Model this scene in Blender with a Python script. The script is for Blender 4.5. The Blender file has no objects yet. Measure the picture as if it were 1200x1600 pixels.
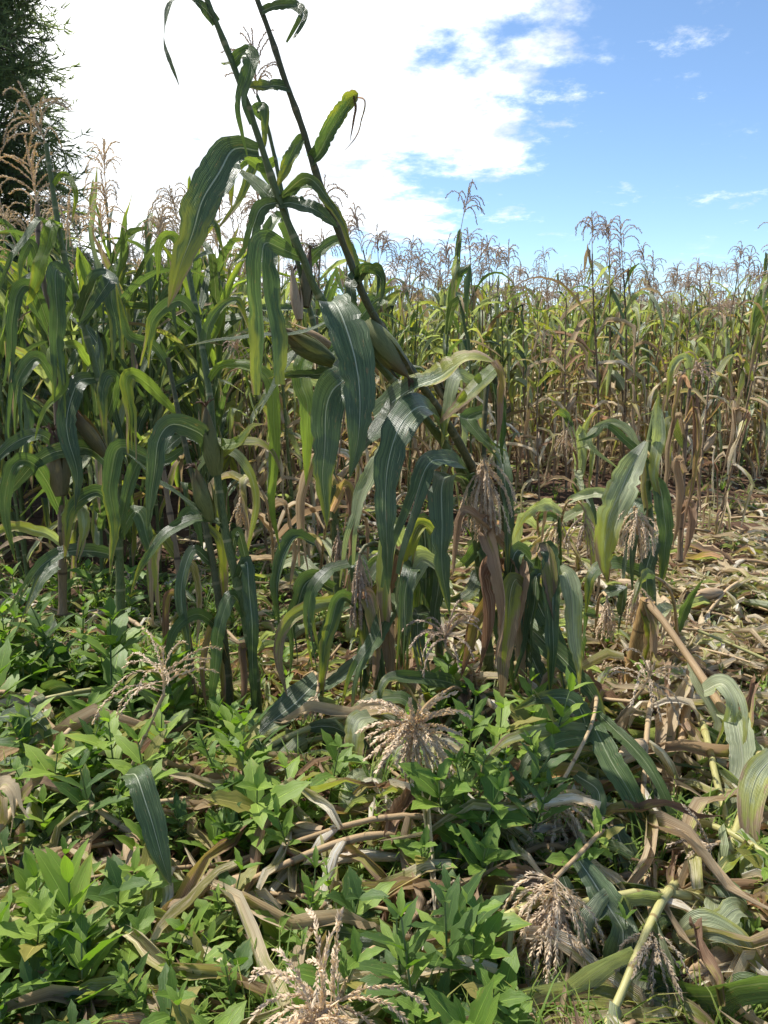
import bpy, bmesh, math, random
import numpy as np
from math import radians, sin, cos, pi

# ------------------------------------------------------------------ camera, sky, sun, exposure
S = bpy.context.scene
COL = S.collection
CAM_H, PITCH, FPX = 1.30, radians(12.45), 1155.0
cam_d = bpy.data.cameras.new('camera')
cam = bpy.data.objects.new('camera', cam_d); COL.objects.link(cam)
cam.location = (0, 0, CAM_H); cam.rotation_euler = (radians(90) - PITCH, 0, 0)
cam_d.sensor_fit = 'VERTICAL'; cam_d.sensor_height = 36; cam_d.lens = FPX / 1600 * 36
cam_d.clip_start = 0.05; cam_d.clip_end = 6000
S.camera = cam
SUN_EL, SUN_AZ = 59, -50           # azimuth from straight ahead (+Y), negative to the left
SUN_STRENGTH, SKY_STRENGTH = 5.0, 0.118
S.view_settings.view_transform = 'Standard'; S.view_settings.look = 'None'
S.view_settings.gamma = 1; S.view_settings.use_curve_mapping = False
S.view_settings.exposure = 0.60

class NT:                                            # small helper for node trees
    def __init__(s, tree): s.t = tree; tree.nodes.clear()
    def n(s, typ, **kw):
        nd = s.t.nodes.new(typ)
        ins = kw.pop('ins', {})
        for k, v in kw.items(): setattr(nd, k, v)
        for k, v in ins.items():
            if isinstance(v, bpy.types.NodeSocket): s.t.links.new(v, nd.inputs[k])
            else: nd.inputs[k].default_value = v
        return nd
    def m(s, op, a, b=0.0, c=0.0, clamp=False):
        nd = s.t.nodes.new('ShaderNodeMath'); nd.operation = op; nd.use_clamp = clamp
        for i, v in enumerate((a, b, c)):
            if isinstance(v, bpy.types.NodeSocket): s.t.links.new(v, nd.inputs[i])
            else: nd.inputs[i].default_value = v
        return nd.outputs[0]
    def ss(s, x, a, b, lo=0.0, hi=1.0):
        nd = s.t.nodes.new('ShaderNodeMapRange'); nd.interpolation_type = 'SMOOTHSTEP'
        for i, v in enumerate((x, a, b, lo, hi)):
            if isinstance(v, bpy.types.NodeSocket): s.t.links.new(v, nd.inputs[i])
            else: nd.inputs[i].default_value = v
        return nd.outputs[0]
    def mix(s, f, a, b, blend='MIX'):
        nd = s.t.nodes.new('ShaderNodeMix'); nd.data_type = 'RGBA'; nd.blend_type = blend
        for i, v in ((0, f), (6, a), (7, b)):
            if isinstance(v, bpy.types.NodeSocket): s.t.links.new(v, nd.inputs[i])
            else: nd.inputs[i].default_value = v if i == 0 else (v if len(v) == 4 else (*v, 1))
        return nd.outputs[2]
    def noise(s, vec, scale, detail=3.0, rough=0.55):
        nd = s.n('ShaderNodeTexNoise', ins={'Vector': vec, 'Scale': scale, 'Detail': detail, 'Roughness': rough})
        return nd.outputs[0]
    def link(s, a, b): s.t.links.new(a, b)

W = bpy.data.worlds.new('World'); S.world = W; W.use_nodes = True
t = NT(W.node_tree)
sky = t.n('ShaderNodeTexSky', sky_type='NISHITA', sun_disc=False)
sky.sun_elevation = radians(SUN_EL); sky.sun_rotation = radians(SUN_AZ)
sky.altitude = 2100; sky.air_density = 1.0; sky.dust_density = 0.4; sky.ozone_density = 1.4
tc = t.n('ShaderNodeTexCoord').outputs['Generated']
sep = t.n('ShaderNodeSeparateXYZ', ins={'Vector': tc})
zz = t.m('ADD', t.m('MAXIMUM', sep.outputs[2], 0.0), 0.16)
flat = t.n('ShaderNodeCombineXYZ', ins={'X': t.m('DIVIDE', sep.outputs[0], zz), 'Y': t.m('DIVIDE', sep.outputs[1], zz), 'Z': 0.3})
n1 = t.noise(flat.outputs[0], 2.1, 9.0, 0.62)
n2 = t.noise(flat.outputs[0], 0.8, 3.0, 0.5)
caz, cel = radians(-37), radians(34)
cd = t.n('ShaderNodeVectorMath', operation='DOT_PRODUCT')
t.link(tc, cd.inputs[0]); cd.inputs[1].default_value = (sin(caz) * cos(cel), cos(caz) * cos(cel), sin(cel))
bank = t.ss(cd.outputs['Value'], 0.555, 0.89, -0.11, 0.25)
dens = t.m('ADD', t.m('ADD', t.m('MULTIPLY', n1, 0.85), t.m('MULTIPLY', n2, 0.15)), bank)
cloud = t.ss(dens, 0.50, 0.65)
# low band of far cloud over the horizon
low = t.ss(sep.outputs[2], 0.0, 0.16, 0.34, 0.0)
cloud2 = t.ss(t.m('ADD', n1, low), 0.62, 0.95, 0.0, 0.75)
thin = t.ss(t.noise(flat.outputs[0], 3.4, 8.0, 0.68), 0.565, 0.74, 0.0, 0.65)
call = t.m('MAXIMUM', t.m('MAXIMUM', cloud, cloud2), thin)
n3 = t.noise(flat.outputs[0], 5.0, 7.0, 0.6)
glow = t.ss(cd.outputs['Value'], 0.86, 0.98)
ccol = t.mix(t.ss(n3, 0.36, 0.62), (5.6, 5.95, 6.35), (10.0, 10.3, 10.6))
ccol = t.mix(glow, ccol, (12.5, 12.4, 12.2))
skyc = t.mix(1.0, sky.outputs[0], (1.06, 1.15, 1.18), 'MULTIPLY')
wc = t.mix(call, skyc, ccol)
bg = t.n('ShaderNodeBackground', ins={'Color': wc, 'Strength': SKY_STRENGTH})
t.link(bg.outputs[0], t.n('ShaderNodeOutputWorld').inputs[0])

sd = bpy.data.lights.new('sun', 'SUN'); sd.energy = SUN_STRENGTH; sd.angle = radians(0.53); sd.color = (1.0, 0.955, 0.88)
sun = bpy.data.objects.new('sun', sd); COL.objects.link(sun)
from mathutils import Vector
sv = Vector((sin(radians(SUN_AZ)) * cos(radians(SUN_EL)), cos(radians(SUN_AZ)) * cos(radians(SUN_EL)), sin(radians(SUN_EL))))
sun.rotation_euler = sv.to_track_quat('Z', 'Y').to_euler(); sun.location = (-4, 6, 14)

# ------------------------------------------------------------------ helpers: geometry
A3 = lambda *v: np.array(v, float)
CAMP = A3(0, 0, CAM_H); CF = A3(0, cos(PITCH), -sin(PITCH)); CU = A3(0, sin(PITCH), cos(PITCH)); CX = A3(1, 0, 0)
UP = A3(0, 0, 1)
def unit(v):
    v = np.asarray(v, float); l = np.linalg.norm(v, axis=-1, keepdims=True)
    return v / np.maximum(l, 1e-9)
def P(px, py, d):                                    # design coordinates measured on the photograph, d metres away
    return CAMP + CX * ((px - 600) / FPX * d) + CU * ((800 - py) / FPX * d) + CF * d
def gz(x, y):
    x = np.asarray(x, float); y = np.asarray(y, float)
    near = np.exp(-(x * x + y * y) / 900.0)
    z = (0.030 * np.sin(1.9 * x + 0.7 * y) + 0.022 * np.sin(3.3 * y - 1.1 * x + 1.3) + 0.014 * np.sin(7.1 * x + 2.1) * np.sin(6.3 * y + 0.4)
         + 0.045 * np.sin(2 * pi * (y + 0.25 * x) / 0.8)) * near
    return z
def G(px, py, z=0.0):                                # ground point under a design coordinate
    d = CX * ((px - 600) / FPX) + CU * ((800 - py) / FPX) + CF
    k = (z - CAM_H) / d[2]
    p = CAMP + d * k
    for _ in range(3):
        k = (float(gz(p[0], p[1])) + z - CAM_H) / d[2]; p = CAMP + d * k
    return p
def spline(ctrl, n):
    c = np.asarray(ctrl, float)
    if len(c) == 2: 
        u = np.linspace(0, 1, n)[:, None]; return c[0] * (1 - u) + c[1] * u
    e = np.vstack([2 * c[0] - c[1], c, 2 * c[-1] - c[-2]])
    out = []
    seg = len(c) - 1
    L = np.linalg.norm(np.diff(c, axis=0), axis=1); cum = np.concatenate([[0], np.cumsum(L)]); 
    for s in np.linspace(0, cum[-1], n):
        i = min(int(np.searchsorted(cum, s, 'right') - 1), seg - 1); u = (s - cum[i]) / max(L[i], 1e-9)
        p0, p1, p2, p3 = e[i], e[i + 1], e[i + 2], e[i + 3]
        out.append(0.5 * ((2 * p1) + (-p0 + p2) * u + (2 * p0 - 5 * p1 + 4 * p2 - p3) * u * u + (-p0 + 3 * p1 - 3 * p2 + p3) * u ** 3))
    return np.array(out)
def tangents(p):
    return unit(np.gradient(p, axis=0))

class MB:                                            # collects geometry for ONE mesh object
    weld = False
    def __init__(s): s.v = []; s.uv = []; s.tt = []; s.q = []; s.t = []; s.qm = []; s.tm = []; s.n = 0
    def raw(s, v, uv, quads=None, tris=None, tint=0.0, mat=0):
        v = np.asarray(v, float).reshape(-1, 3); k = len(v)
        s.v.append(v); s.uv.append(np.asarray(uv, float).reshape(-1, 2))
        s.tt.append(np.full(k, tint) if np.isscalar(tint) else np.asarray(tint, float))
        if quads is not None and len(quads): q = np.asarray(quads, int) + s.n; s.q.append(q); s.qm.append(np.full(len(q), mat))
        if tris is not None and len(tris): q = np.asarray(tris, int) + s.n; s.t.append(q); s.tm.append(np.full(len(q), mat))
        s.n += k
    def grid(s, p, uv, tint=0.0, mat=0, wrap=False):
        n, m = p.shape[:2]
        i, j = np.meshgrid(np.arange(n - 1), np.arange(m if wrap else m - 1), indexing='ij')
        j2 = (j + 1) % m
        q = np.stack([i * m + j, i * m + j2, (i + 1) * m + j2, (i + 1) * m + j], -1).reshape(-1, 4)
        s.raw(p.reshape(-1, 3), uv.reshape(-1, 2), quads=q, tint=tint, mat=mat)
    def arrays(s):
        v = np.concatenate(s.v); uv = np.concatenate(s.uv); tt = np.concatenate(s.tt)
        q = np.concatenate(s.q) if s.q else np.zeros((0, 4), int); tr = np.concatenate(s.t) if s.t else np.zeros((0, 3), int)
        qm = np.concatenate(s.qm) if s.q else np.zeros(0, int); tm = np.concatenate(s.tm) if s.t else np.zeros(0, int)
        return v, uv, tt, q, tr, qm, tm
    def add(s, arr, M=None, off=None, tint=None):        # a copy of another builder's arrays, transformed
        v, uv, tt, q, tr, qm, tm = arr
        v2 = v if M is None else v @ M.T
        if off is not None: v2 = v2 + off
        s.v.append(v2); s.uv.append(uv); s.tt.append(tt if tint is None else tt + tint)
        if len(q): s.q.append(q + s.n); s.qm.append(qm)
        if len(tr): s.t.append(tr + s.n); s.tm.append(tm)
        s.n += len(v)
    def mesh(s, name, mats, smooth=True):
        v, uv, tt, q, tr, qm, tm = s.arrays()
        me = bpy.data.meshes.new(name)
        me.vertices.add(len(v)); me.vertices.foreach_set('co', v.astype(np.float32).ravel())
        loops = np.concatenate([q.ravel(), tr.ravel()]).astype(np.int32)
        me.loops.add(len(loops)); me.loops.foreach_set('vertex_index', loops)
        st = np.concatenate([np.arange(len(q)) * 4, len(q) * 4 + np.arange(len(tr)) * 3]).astype(np.int32)
        me.polygons.add(len(st)); me.polygons.foreach_set('loop_start', st)
        me.polygons.foreach_set('material_index', np.concatenate([qm, tm]).astype(np.int32))
        me.polygons.foreach_set('use_smooth', np.full(len(st), smooth))
        ul = me.uv_layers.new(name='UVMap'); ul.data.foreach_set('uv', uv[loops].astype(np.float32).ravel())
        at = me.attributes.new('tint', 'FLOAT', 'POINT'); at.data.foreach_set('value', tt.astype(np.float32))
        for m in (mats if isinstance(mats, (list, tuple)) else [mats]): me.materials.append(m)
        me.update(calc_edges=True)
        if s.weld:
            bm = bmesh.new(); bm.from_mesh(me); bmesh.ops.remove_doubles(bm, verts=bm.verts, dist=1e-5); bm.to_mesh(me); bm.free()
        return me
    def build(s, name, mats, parent=None, smooth=True):
        o = bpy.data.objects.new(name, s.mesh(name, mats, smooth)); COL.objects.link(o)
        if parent is not None: o.parent = parent
        return o

def tag(o, label=None, cat=None, group=None, kind=None):
    if label: o['label'] = label
    if cat: o['category'] = cat
    if group: o['group'] = group
    if kind: o['kind'] = kind
    return o
def empty(name, loc, label=None, cat=None, group=None):
    o = bpy.data.objects.new(name, None); COL.objects.link(o); o.location = loc; o.empty_display_size = 0.1
    return tag(o, label, cat, group)
def copy_tree(o, parent=None):
    c = o.copy(); COL.objects.link(c)
    if parent is not None: c.parent = parent
    for ch in KIDS.get(o.name, []) or [x for x in o.children]: copy_tree(ch, c)
    return c
KIDS = {}

# ------------------------------------------------------------------ materials
def newmat(name):
    m = bpy.data.materials.new(name); m.use_nodes = True
    return m, NT(m.node_tree)
def leaf_mat(name, ca, cb, rib, dry_thr, dry_a=(0.52, 0.39, 0.25), dry_b=(0.26, 0.16, 0.09), trans=0.34, tcol=None,
             rough=0.42, fleck=0.5, veins=26.0, mid=0.022, spec=0.5, stripe=1.0):
    m, t = newmat(name)
    uv = t.n('ShaderNodeUVMap'); sp = t.n('ShaderNodeSeparateXYZ', ins={'Vector': uv.outputs[0]})
    x, y = sp.outputs[0], sp.outputs[1]
    oi = t.n('ShaderNodeObjectInfo'); at = t.n('ShaderNodeAttribute', attribute_name='tint')
    rnd = t.m('FRACT', t.m('ADD', oi.outputs['Random'], at.outputs['Fac']))
    rnd2 = t.m('FRACT', t.m('MULTIPLY', rnd, 7.31))
    oc = t.n('ShaderNodeTexCoord').outputs['Object']
    off = t.n('ShaderNodeVectorMath', operation='ADD', ins={0: uv.outputs[0]}); t.link(t.n('ShaderNodeCombineXYZ', ins={'X': rnd, 'Y': rnd2, 'Z': t.m('MULTIPLY', rnd, 40.0)}).outputs[0], off.inputs[1])
    st = t.n('ShaderNodeMapping', ins={'Vector': off.outputs[0], 'Scale': (26.0, 2.2, 1.0)})
    nst = t.noise(st.outputs[0], 1.0, 4.0, 0.6)                  # streaks along the veins
    nbig = t.noise(oc, 9.0, 3.0, 0.55)
    base = t.mix(rnd, ca, cb)
    base = t.mix(t.ss(nst, 0.35, 0.70, 0.0, 0.8 * stripe), base, tuple(min(1, c * 1.75 + 0.012) for c in cb))
    base = t.mix(t.ss(nbig, 0.45, 0.75, 0.0, 0.35), base, tuple(c * 0.55 for c in ca))
    vs = t.m('MULTIPLY', t.m('SINE', t.m('MULTIPLY', t.m('ADD', x, t.m('MULTIPLY', nbig, 0.05)), veins * 4.1)), t.ss(nst, 0.4, 0.62))
    base = t.mix(t.ss(vs, 0.2, 1.0, 0.0, 0.35 * stripe), base, tuple(min(1, c * 1.6 + 0.02) for c in cb))
    # pale hail flecks running along the veins
    fm = t.n('ShaderNodeMapping', ins={'Vector': off.outputs[0], 'Scale': (38.0, 7.0, 1.0)})
    fl = t.ss(t.noise(fm.outputs[0], 1.0, 1.0, 0.5), 0.70, 0.74, 0.0, fleck)
    base = t.mix(fl, base, (0.40, 0.42, 0.26))
    sp2 = t.noise(t.n('ShaderNodeMapping', ins={'Vector': off.outputs[0], 'Scale': (11.0, 16.0, 1.0)}).outputs[0], 1.0, 3.0, 0.65)
    base = t.mix(t.ss(sp2, 0.63, 0.70, 0.0, 0.75), base, (0.24, 0.17, 0.075))
    base = t.mix(t.ss(sp2, 0.40, 0.26, 0.0, 0.35 * stripe), base, (0.20, 0.22, 0.13))
    ax = t.m('ABSOLUTE', t.m('SUBTRACT', x, 0.5))
    ribm = t.ss(ax, t.m('MULTIPLY_ADD', y, -mid * 0.75, mid * 0.8), t.m('MULTIPLY_ADD', y, -mid * 0.9, mid * 1.25), 0.9, 0.0)
    base = t.mix(ribm, base, rib)
    # drying from tip and edge
    dn = t.noise(t.n('ShaderNodeMapping', ins={'Vector': off.outputs[0], 'Scale': (3.5, 4.0, 1.0)}).outputs[0], 1.0, 4.0, 0.62)
    dv = t.m('ADD', t.m('ADD', t.m('MULTIPLY', y, 0.55), t.m('MULTIPLY', dn, 0.75)), t.m('ADD', t.m('MULTIPLY', ax, 0.35), t.m('MULTIPLY', t.m('SUBTRACT', rnd2, 0.5), 0.45)))
    ylw = t.ss(dv, dry_thr - 0.20, dry_thr - 0.02, 0.0, 0.8)
    dry = t.ss(dv, dry_thr, dry_thr + 0.13)
    dcol = t.mix(t.ss(t.m('ADD', nst, t.m('MULTIPLY', t.m('SUBTRACT', rnd, 0.5), 0.35)), 0.28, 0.72), dry_b, dry_a)
    col = t.mix(ylw, base, (0.30, 0.30, 0.045))
    col = t.mix(dry, col, dcol)
    bw = t.m('SINE', t.m('MULTIPLY', x, veins * 6.283))
    bh = t.m('ADD', t.m('MULTIPLY', bw, 0.3 * stripe), t.m('ADD', t.m('MULTIPLY', nst, 0.4 + 1.2 * stripe), t.m('MULTIPLY', ribm, 1.6)))
    bump = t.n('ShaderNodeBump', ins={'Strength': 0.8, 'Distance': 0.0018, 'Height': bh})
    pr = t.n('ShaderNodeBsdfPrincipled', ins={'Base Color': col, 'Normal': bump.outputs[0], 'Roughness': t.m('ADD', t.m('MULTIPLY', dry, 0.35), t.m('MULTIPLY_ADD', nst, 0.2, rough - 0.1)), 'Specular IOR Level': spec})
    tc_ = t.mix(1.0, col, tcol or (2.1, 2.3, 0.9), 'MULTIPLY')
    tc_ = t.mix(t.m('MULTIPLY', dry, 0.8), tc_, dcol)
    tr = t.n('ShaderNodeBsdfTranslucent', ins={'Color': tc_, 'Normal': bump.outputs[0]})
    mx = t.n('ShaderNodeMixShader', ins={0: t.m('MULTIPLY', trans, t.m('SUBTRACT', 1.0, t.m('MULTIPLY', ribm, 0.6))), 1: pr.outputs[0], 2: tr.outputs[0]})
    t.link(mx.outputs[0], t.n('ShaderNodeOutputMaterial').inputs[0])
    return m
def plain_mat(name, ca, cb, rough=0.6, scale=30.0, stretch=(1, 1, 1), bump=0.3, bdist=0.002, trans=0.0, spec=0.35, uvc=False, nodes=None, tip=None):
    m, t = newmat(name)
    oi = t.n('ShaderNodeObjectInfo'); at = t.n('ShaderNodeAttribute', attribute_name='tint')
    rnd = t.m('FRACT', t.m('ADD', oi.outputs['Random'], at.outputs['Fac']))
    co = t.n('ShaderNodeUVMap').outputs[0] if uvc else t.n('ShaderNodeTexCoord').outputs['Object']
    mp = t.n('ShaderNodeMapping', ins={'Vector': co, 'Scale': stretch})
    n = t.noise(mp.outputs[0], scale, 5.0, 0.6)
    f = t.m('ADD', t.m('MULTIPLY', t.m('SUBTRACT', rnd, 0.5), 0.6), t.ss(n, 0.3, 0.7), clamp=True)
    col = t.mix(f, ca, cb)
    if tip:                                            # husks flush towards the silk end
        yy_ = t.n('ShaderNodeSeparateXYZ', ins={'Vector': t.n('ShaderNodeUVMap').outputs[0]}).outputs[1]
        col = t.mix(t.ss(t.m('ADD', yy_, t.m('MULTIPLY', t.m('SUBTRACT', n, 0.5), 1.3)), 0.5, 1.0), col, tip)
    if nodes:                                          # ring at every node of a stalk
        y = t.n('ShaderNodeSeparateXYZ', ins={'Vector': t.n('ShaderNodeUVMap').outputs[0]}).outputs[1]
        fy = t.m('ABSOLUTE', t.m('SUBTRACT', t.m('FRACT', y), 0.5))
        col = t.mix(t.ss(fy, 0.455, 0.485, 0.0, 0.85), col, nodes)
    b = t.n('ShaderNodeBump', ins={'Strength': bump, 'Distance': bdist, 'Height': n})
    pr = t.n('ShaderNodeBsdfPrincipled', ins={'Base Color': col, 'Roughness': rough, 'Normal': b.outputs[0], 'Specular IOR Level': spec})
    outp = pr.outputs[0]
    if trans:
        tr = t.n('ShaderNodeBsdfTranslucent', ins={'Color': t.mix(1.0, col, (1.8, 1.8, 1.2), 'MULTIPLY')})
        outp = t.n('ShaderNodeMixShader', ins={0: trans, 1: pr.outputs[0], 2: tr.outputs[0]}).outputs[0]
    t.link(outp, t.n('ShaderNodeOutputMaterial').inputs[0])
    return m

M = {}
M['dark'] = leaf_mat('maize_leaf_blue_green', (0.042, 0.070, 0.030), (0.068, 0.100, 0.042), (0.44, 0.47, 0.33), 1.12, trans=0.2, rough=0.36, fleck=0.95, mid=0.028)
M['green'] = leaf_mat('maize_leaf_green', (0.046, 0.080, 0.030), (0.085, 0.125, 0.042), (0.34, 0.38, 0.22), 1.06, trans=0.30, rough=0.38, fleck=0.35)
M['lime'] = leaf_mat('maize_leaf_yellow_green', (0.10, 0.145, 0.032), (0.145, 0.19, 0.042), (0.34, 0.42, 0.15), 0.98, trans=0.5, rough=0.42, fleck=0.3)
M['pale'] = leaf_mat('maize_leaf_wilted_pale', (0.175, 0.205, 0.12), (0.29, 0.31, 0.19), (0.48, 0.48, 0.33), 0.93, trans=0.32, rough=0.45, fleck=0.4)
M['turn'] = leaf_mat('maize_leaf_turning', (0.085, 0.115, 0.035), (0.17, 0.17, 0.055), (0.40, 0.37, 0.19), 0.66, trans=0.34, rough=0.5, fleck=0.2)
M['dry'] = leaf_mat('maize_leaf_dry', (0.52, 0.41, 0.245), (0.67, 0.56, 0.37), (0.68, 0.58, 0.40), 0.52, dry_a=(0.65, 0.53, 0.345), dry_b=(0.42, 0.29, 0.17), trans=0.40, tcol=(1.35, 1.2, 1.0), rough=0.62, fleck=0.1)
M['brown'] = leaf_mat('maize_leaf_brown', (0.36, 0.24, 0.15), (0.54, 0.40, 0.27), (0.46, 0.34, 0.23), 0.55, dry_a=(0.46, 0.32, 0.21), dry_b=(0.24, 0.14, 0.085), trans=0.40, tcol=(1.5, 1.2, 0.95), rough=0.62, fleck=0.1)
M['rust'] = leaf_mat('maize_leaf_rust_brown', (0.30, 0.155, 0.075), (0.46, 0.28, 0.155), (0.50, 0.34, 0.21), 0.62, dry_a=(0.50, 0.35, 0.22), dry_b=(0.20, 0.10, 0.05), trans=0.3, tcol=(1.5, 1.1, 0.8), rough=0.6, fleck=0.1)
M['straw'] = leaf_mat('maize_leaf_straw', (0.70, 0.58, 0.38), (0.86, 0.77, 0.55), (0.84, 0.75, 0.55), 0.80, dry_a=(0.80, 0.69, 0.48), dry_b=(0.55, 0.42, 0.26), trans=0.38, tcol=(1.2, 1.1, 0.95), rough=0.55, fleck=0.1)
M['stalk'] = plain_mat('maize_stalk_green', (0.060, 0.085, 0.026), (0.15, 0.18, 0.065), 0.5, 6, (6, 1.8, 1), 0.3, spec=0.25, uvc=True, nodes=(0.30, 0.28, 0.14))
M['stalkp'] = plain_mat('maize_stalk_purple_green', (0.055, 0.058, 0.028), (0.13, 0.125, 0.055), 0.5, 6, (6, 2.0, 1), 0.3, spec=0.2, uvc=True, nodes=(0.20, 0.17, 0.09))
M['stalky'] = plain_mat('maize_stalk_yellow', (0.27, 0.25, 0.085), (0.42, 0.39, 0.17), 0.42, 5, (10, 1.0, 1), 0.25, uvc=True, nodes=(0.20, 0.13, 0.05))
M['stalkd'] = plain_mat('maize_stalk_dry', (0.27, 0.17, 0.08), (0.50, 0.37, 0.21), 0.6, 6, (14, 0.8, 1), 0.6, uvc=True, nodes=(0.15, 0.09, 0.05))
M['stalkb'] = plain_mat('maize_stalk_brown', (0.14, 0.095, 0.05), (0.29, 0.20, 0.12), 0.6, 6, (14, 0.8, 1), 0.6, uvc=True, nodes=(0.06, 0.035, 0.02))
M['stub'] = plain_mat('maize_stub_rusty', (0.20, 0.11, 0.04), (0.50, 0.34, 0.14), 0.6, 5, (16, 0.8, 1), 0.7, uvc=True, nodes=(0.12, 0.07, 0.03))
M['tassel'] = plain_mat('tassel_tan', (0.50, 0.40, 0.29), (0.74, 0.62, 0.48), 0.7, 60, bump=0.0, trans=0.3)
M['tasselg'] = plain_mat('tassel_grey', (0.42, 0.34, 0.25), (0.62, 0.52, 0.40), 0.7, 60, bump=0.0, trans=0.3)
M['tasselp'] = plain_mat('tassel_dusky', (0.38, 0.29, 0.225), (0.58, 0.47, 0.375), 0.7, 60, bump=0.0, trans=0.3)
M['husk'] = plain_mat('husk_green', (0.085, 0.105, 0.030), (0.21, 0.22, 0.075), 0.5, 4, (14, 1.5, 1), 0.9, uvc=True, trans=0.1, tip=(0.17, 0.12, 0.055))
M['huskm'] = plain_mat('husk_maroon', (0.095, 0.090, 0.032), (0.20, 0.15, 0.07), 0.5, 4, (14, 1.5, 1), 0.9, uvc=True, trans=0.1, tip=(0.115, 0.048, 0.030))
M['huskd'] = plain_mat('husk_dry', (0.33, 0.22, 0.12), (0.50, 0.38, 0.24), 0.6, 4, (14, 1.5, 1), 0.5, uvc=True, trans=0.1)
M['silk'] = plain_mat('silk_brown', (0.06, 0.03, 0.02), (0.16, 0.085, 0.05), 0.7, 30, bump=0.0)
def weed_mat(name, ca, cb, tcol=(2.0, 2.4, 0.8)):
    return leaf_mat(name, ca, cb, tuple(c * 1.9 for c in cb), 1.12, trans=0.27, tcol=tcol, rough=0.5, fleck=0.0, veins=5, mid=0.02, spec=0.35, stripe=0.15)
M['weed'] = weed_mat('weed_leaf_green', (0.085, 0.150, 0.022), (0.145, 0.225, 0.036))
M['weedd'] = weed_mat('weed_leaf_deep_green', (0.042, 0.085, 0.020), (0.075, 0.130, 0.030))
M['weedl'] = weed_mat('weed_leaf_light', (0.145, 0.225, 0.032), (0.205, 0.285, 0.048))
M['weedy'] = weed_mat('weed_leaf_yellowing', (0.17, 0.17, 0.035), (0.26, 0.22, 0.06))
M['wstem'] = plain_mat('weed_stem', (0.10, 0.15, 0.05), (0.17, 0.21, 0.08), 0.5, 20)
M['bark'] = plain_mat('bark', (0.06, 0.045, 0.035), (0.14, 0.11, 0.085), 0.85, 14, (1, 1, 0.25), 1.0, 0.02)
M['needle'] = plain_mat('conifer_foliage', (0.08, 0.115, 0.055), (0.16, 0.20, 0.10), 0.6, 3, bump=0.0, trans=0.6)
M['twig'] = plain_mat('conifer_twig', (0.10, 0.085, 0.065), (0.20, 0.17, 0.13), 0.7, 10, bump=0.0)
M['farleaf'] = plain_mat('distant_foliage', (0.035, 0.060, 0.028), (0.080, 0.115, 0.048), 0.6, 3, bump=0.0, trans=0.25)

def soil_mat():
    m, t = newmat('soil')
    co = t.n('ShaderNodeTexCoord').outputs['Object']
    a = t.noise(co, 1.3, 5, 0.6); b = t.noise(co, 22, 6, 0.65); c = t.noise(co, 90, 3, 0.6)
    col = t.mix(t.ss(b, 0.3, 0.7), (0.050, 0.028, 0.018), (0.125, 0.072, 0.044))
    col = t.mix(t.ss(a, 0.45, 0.7, 0, 0.6), col, (0.16, 0.105, 0.065))
    col = t.mix(t.ss(c, 0.60, 0.72, 0, 0.5), col, (0.26, 0.19, 0.12))
    h = t.m('ADD', t.m('MULTIPLY', b, 1.0), t.m('MULTIPLY', c, 0.35))
    bp = t.n('ShaderNodeBump', ins={'Strength': 1.0, 'Distance': 0.03, 'Height': h})
    pr = t.n('ShaderNodeBsdfPrincipled', ins={'Base Color': col, 'Roughness': 0.95, 'Normal': bp.outputs[0], 'Specular IOR Level': 0.15})
    t.link(pr.outputs[0], t.n('ShaderNodeOutputMaterial').inputs[0]); return m
M['soil'] = soil_mat()

# ------------------------------------------------------------------ ground
def axis(lo, hi, step, far, k=1.22):
    c = list(np.arange(lo, hi + 1e-6, step)); s = step
    while c[-1] < far: s *= k; c.append(c[-1] + s)
    s = step
    while c[0] > -far: s *= k; c.insert(0, c[0] - s)
    return np.array(c)
gx, gy = axis(-5, 6, 0.055, 3000), axis(-0.5, 9, 0.055, 3000)
X, Y = np.meshgrid(gx, gy, indexing='ij')
rs = np.random.RandomState(5)
rough = rs.randn(*X.shape) * 0.006 * ((np.abs(X) < 7) & (Y < 10) & (Y > -1))
g = MB(); g.grid(np.stack([X, Y, gz(X, Y) + rough], -1), np.stack([X, Y], -1))
tag(g.build('ground', M['soil']), kind='structure')

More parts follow.
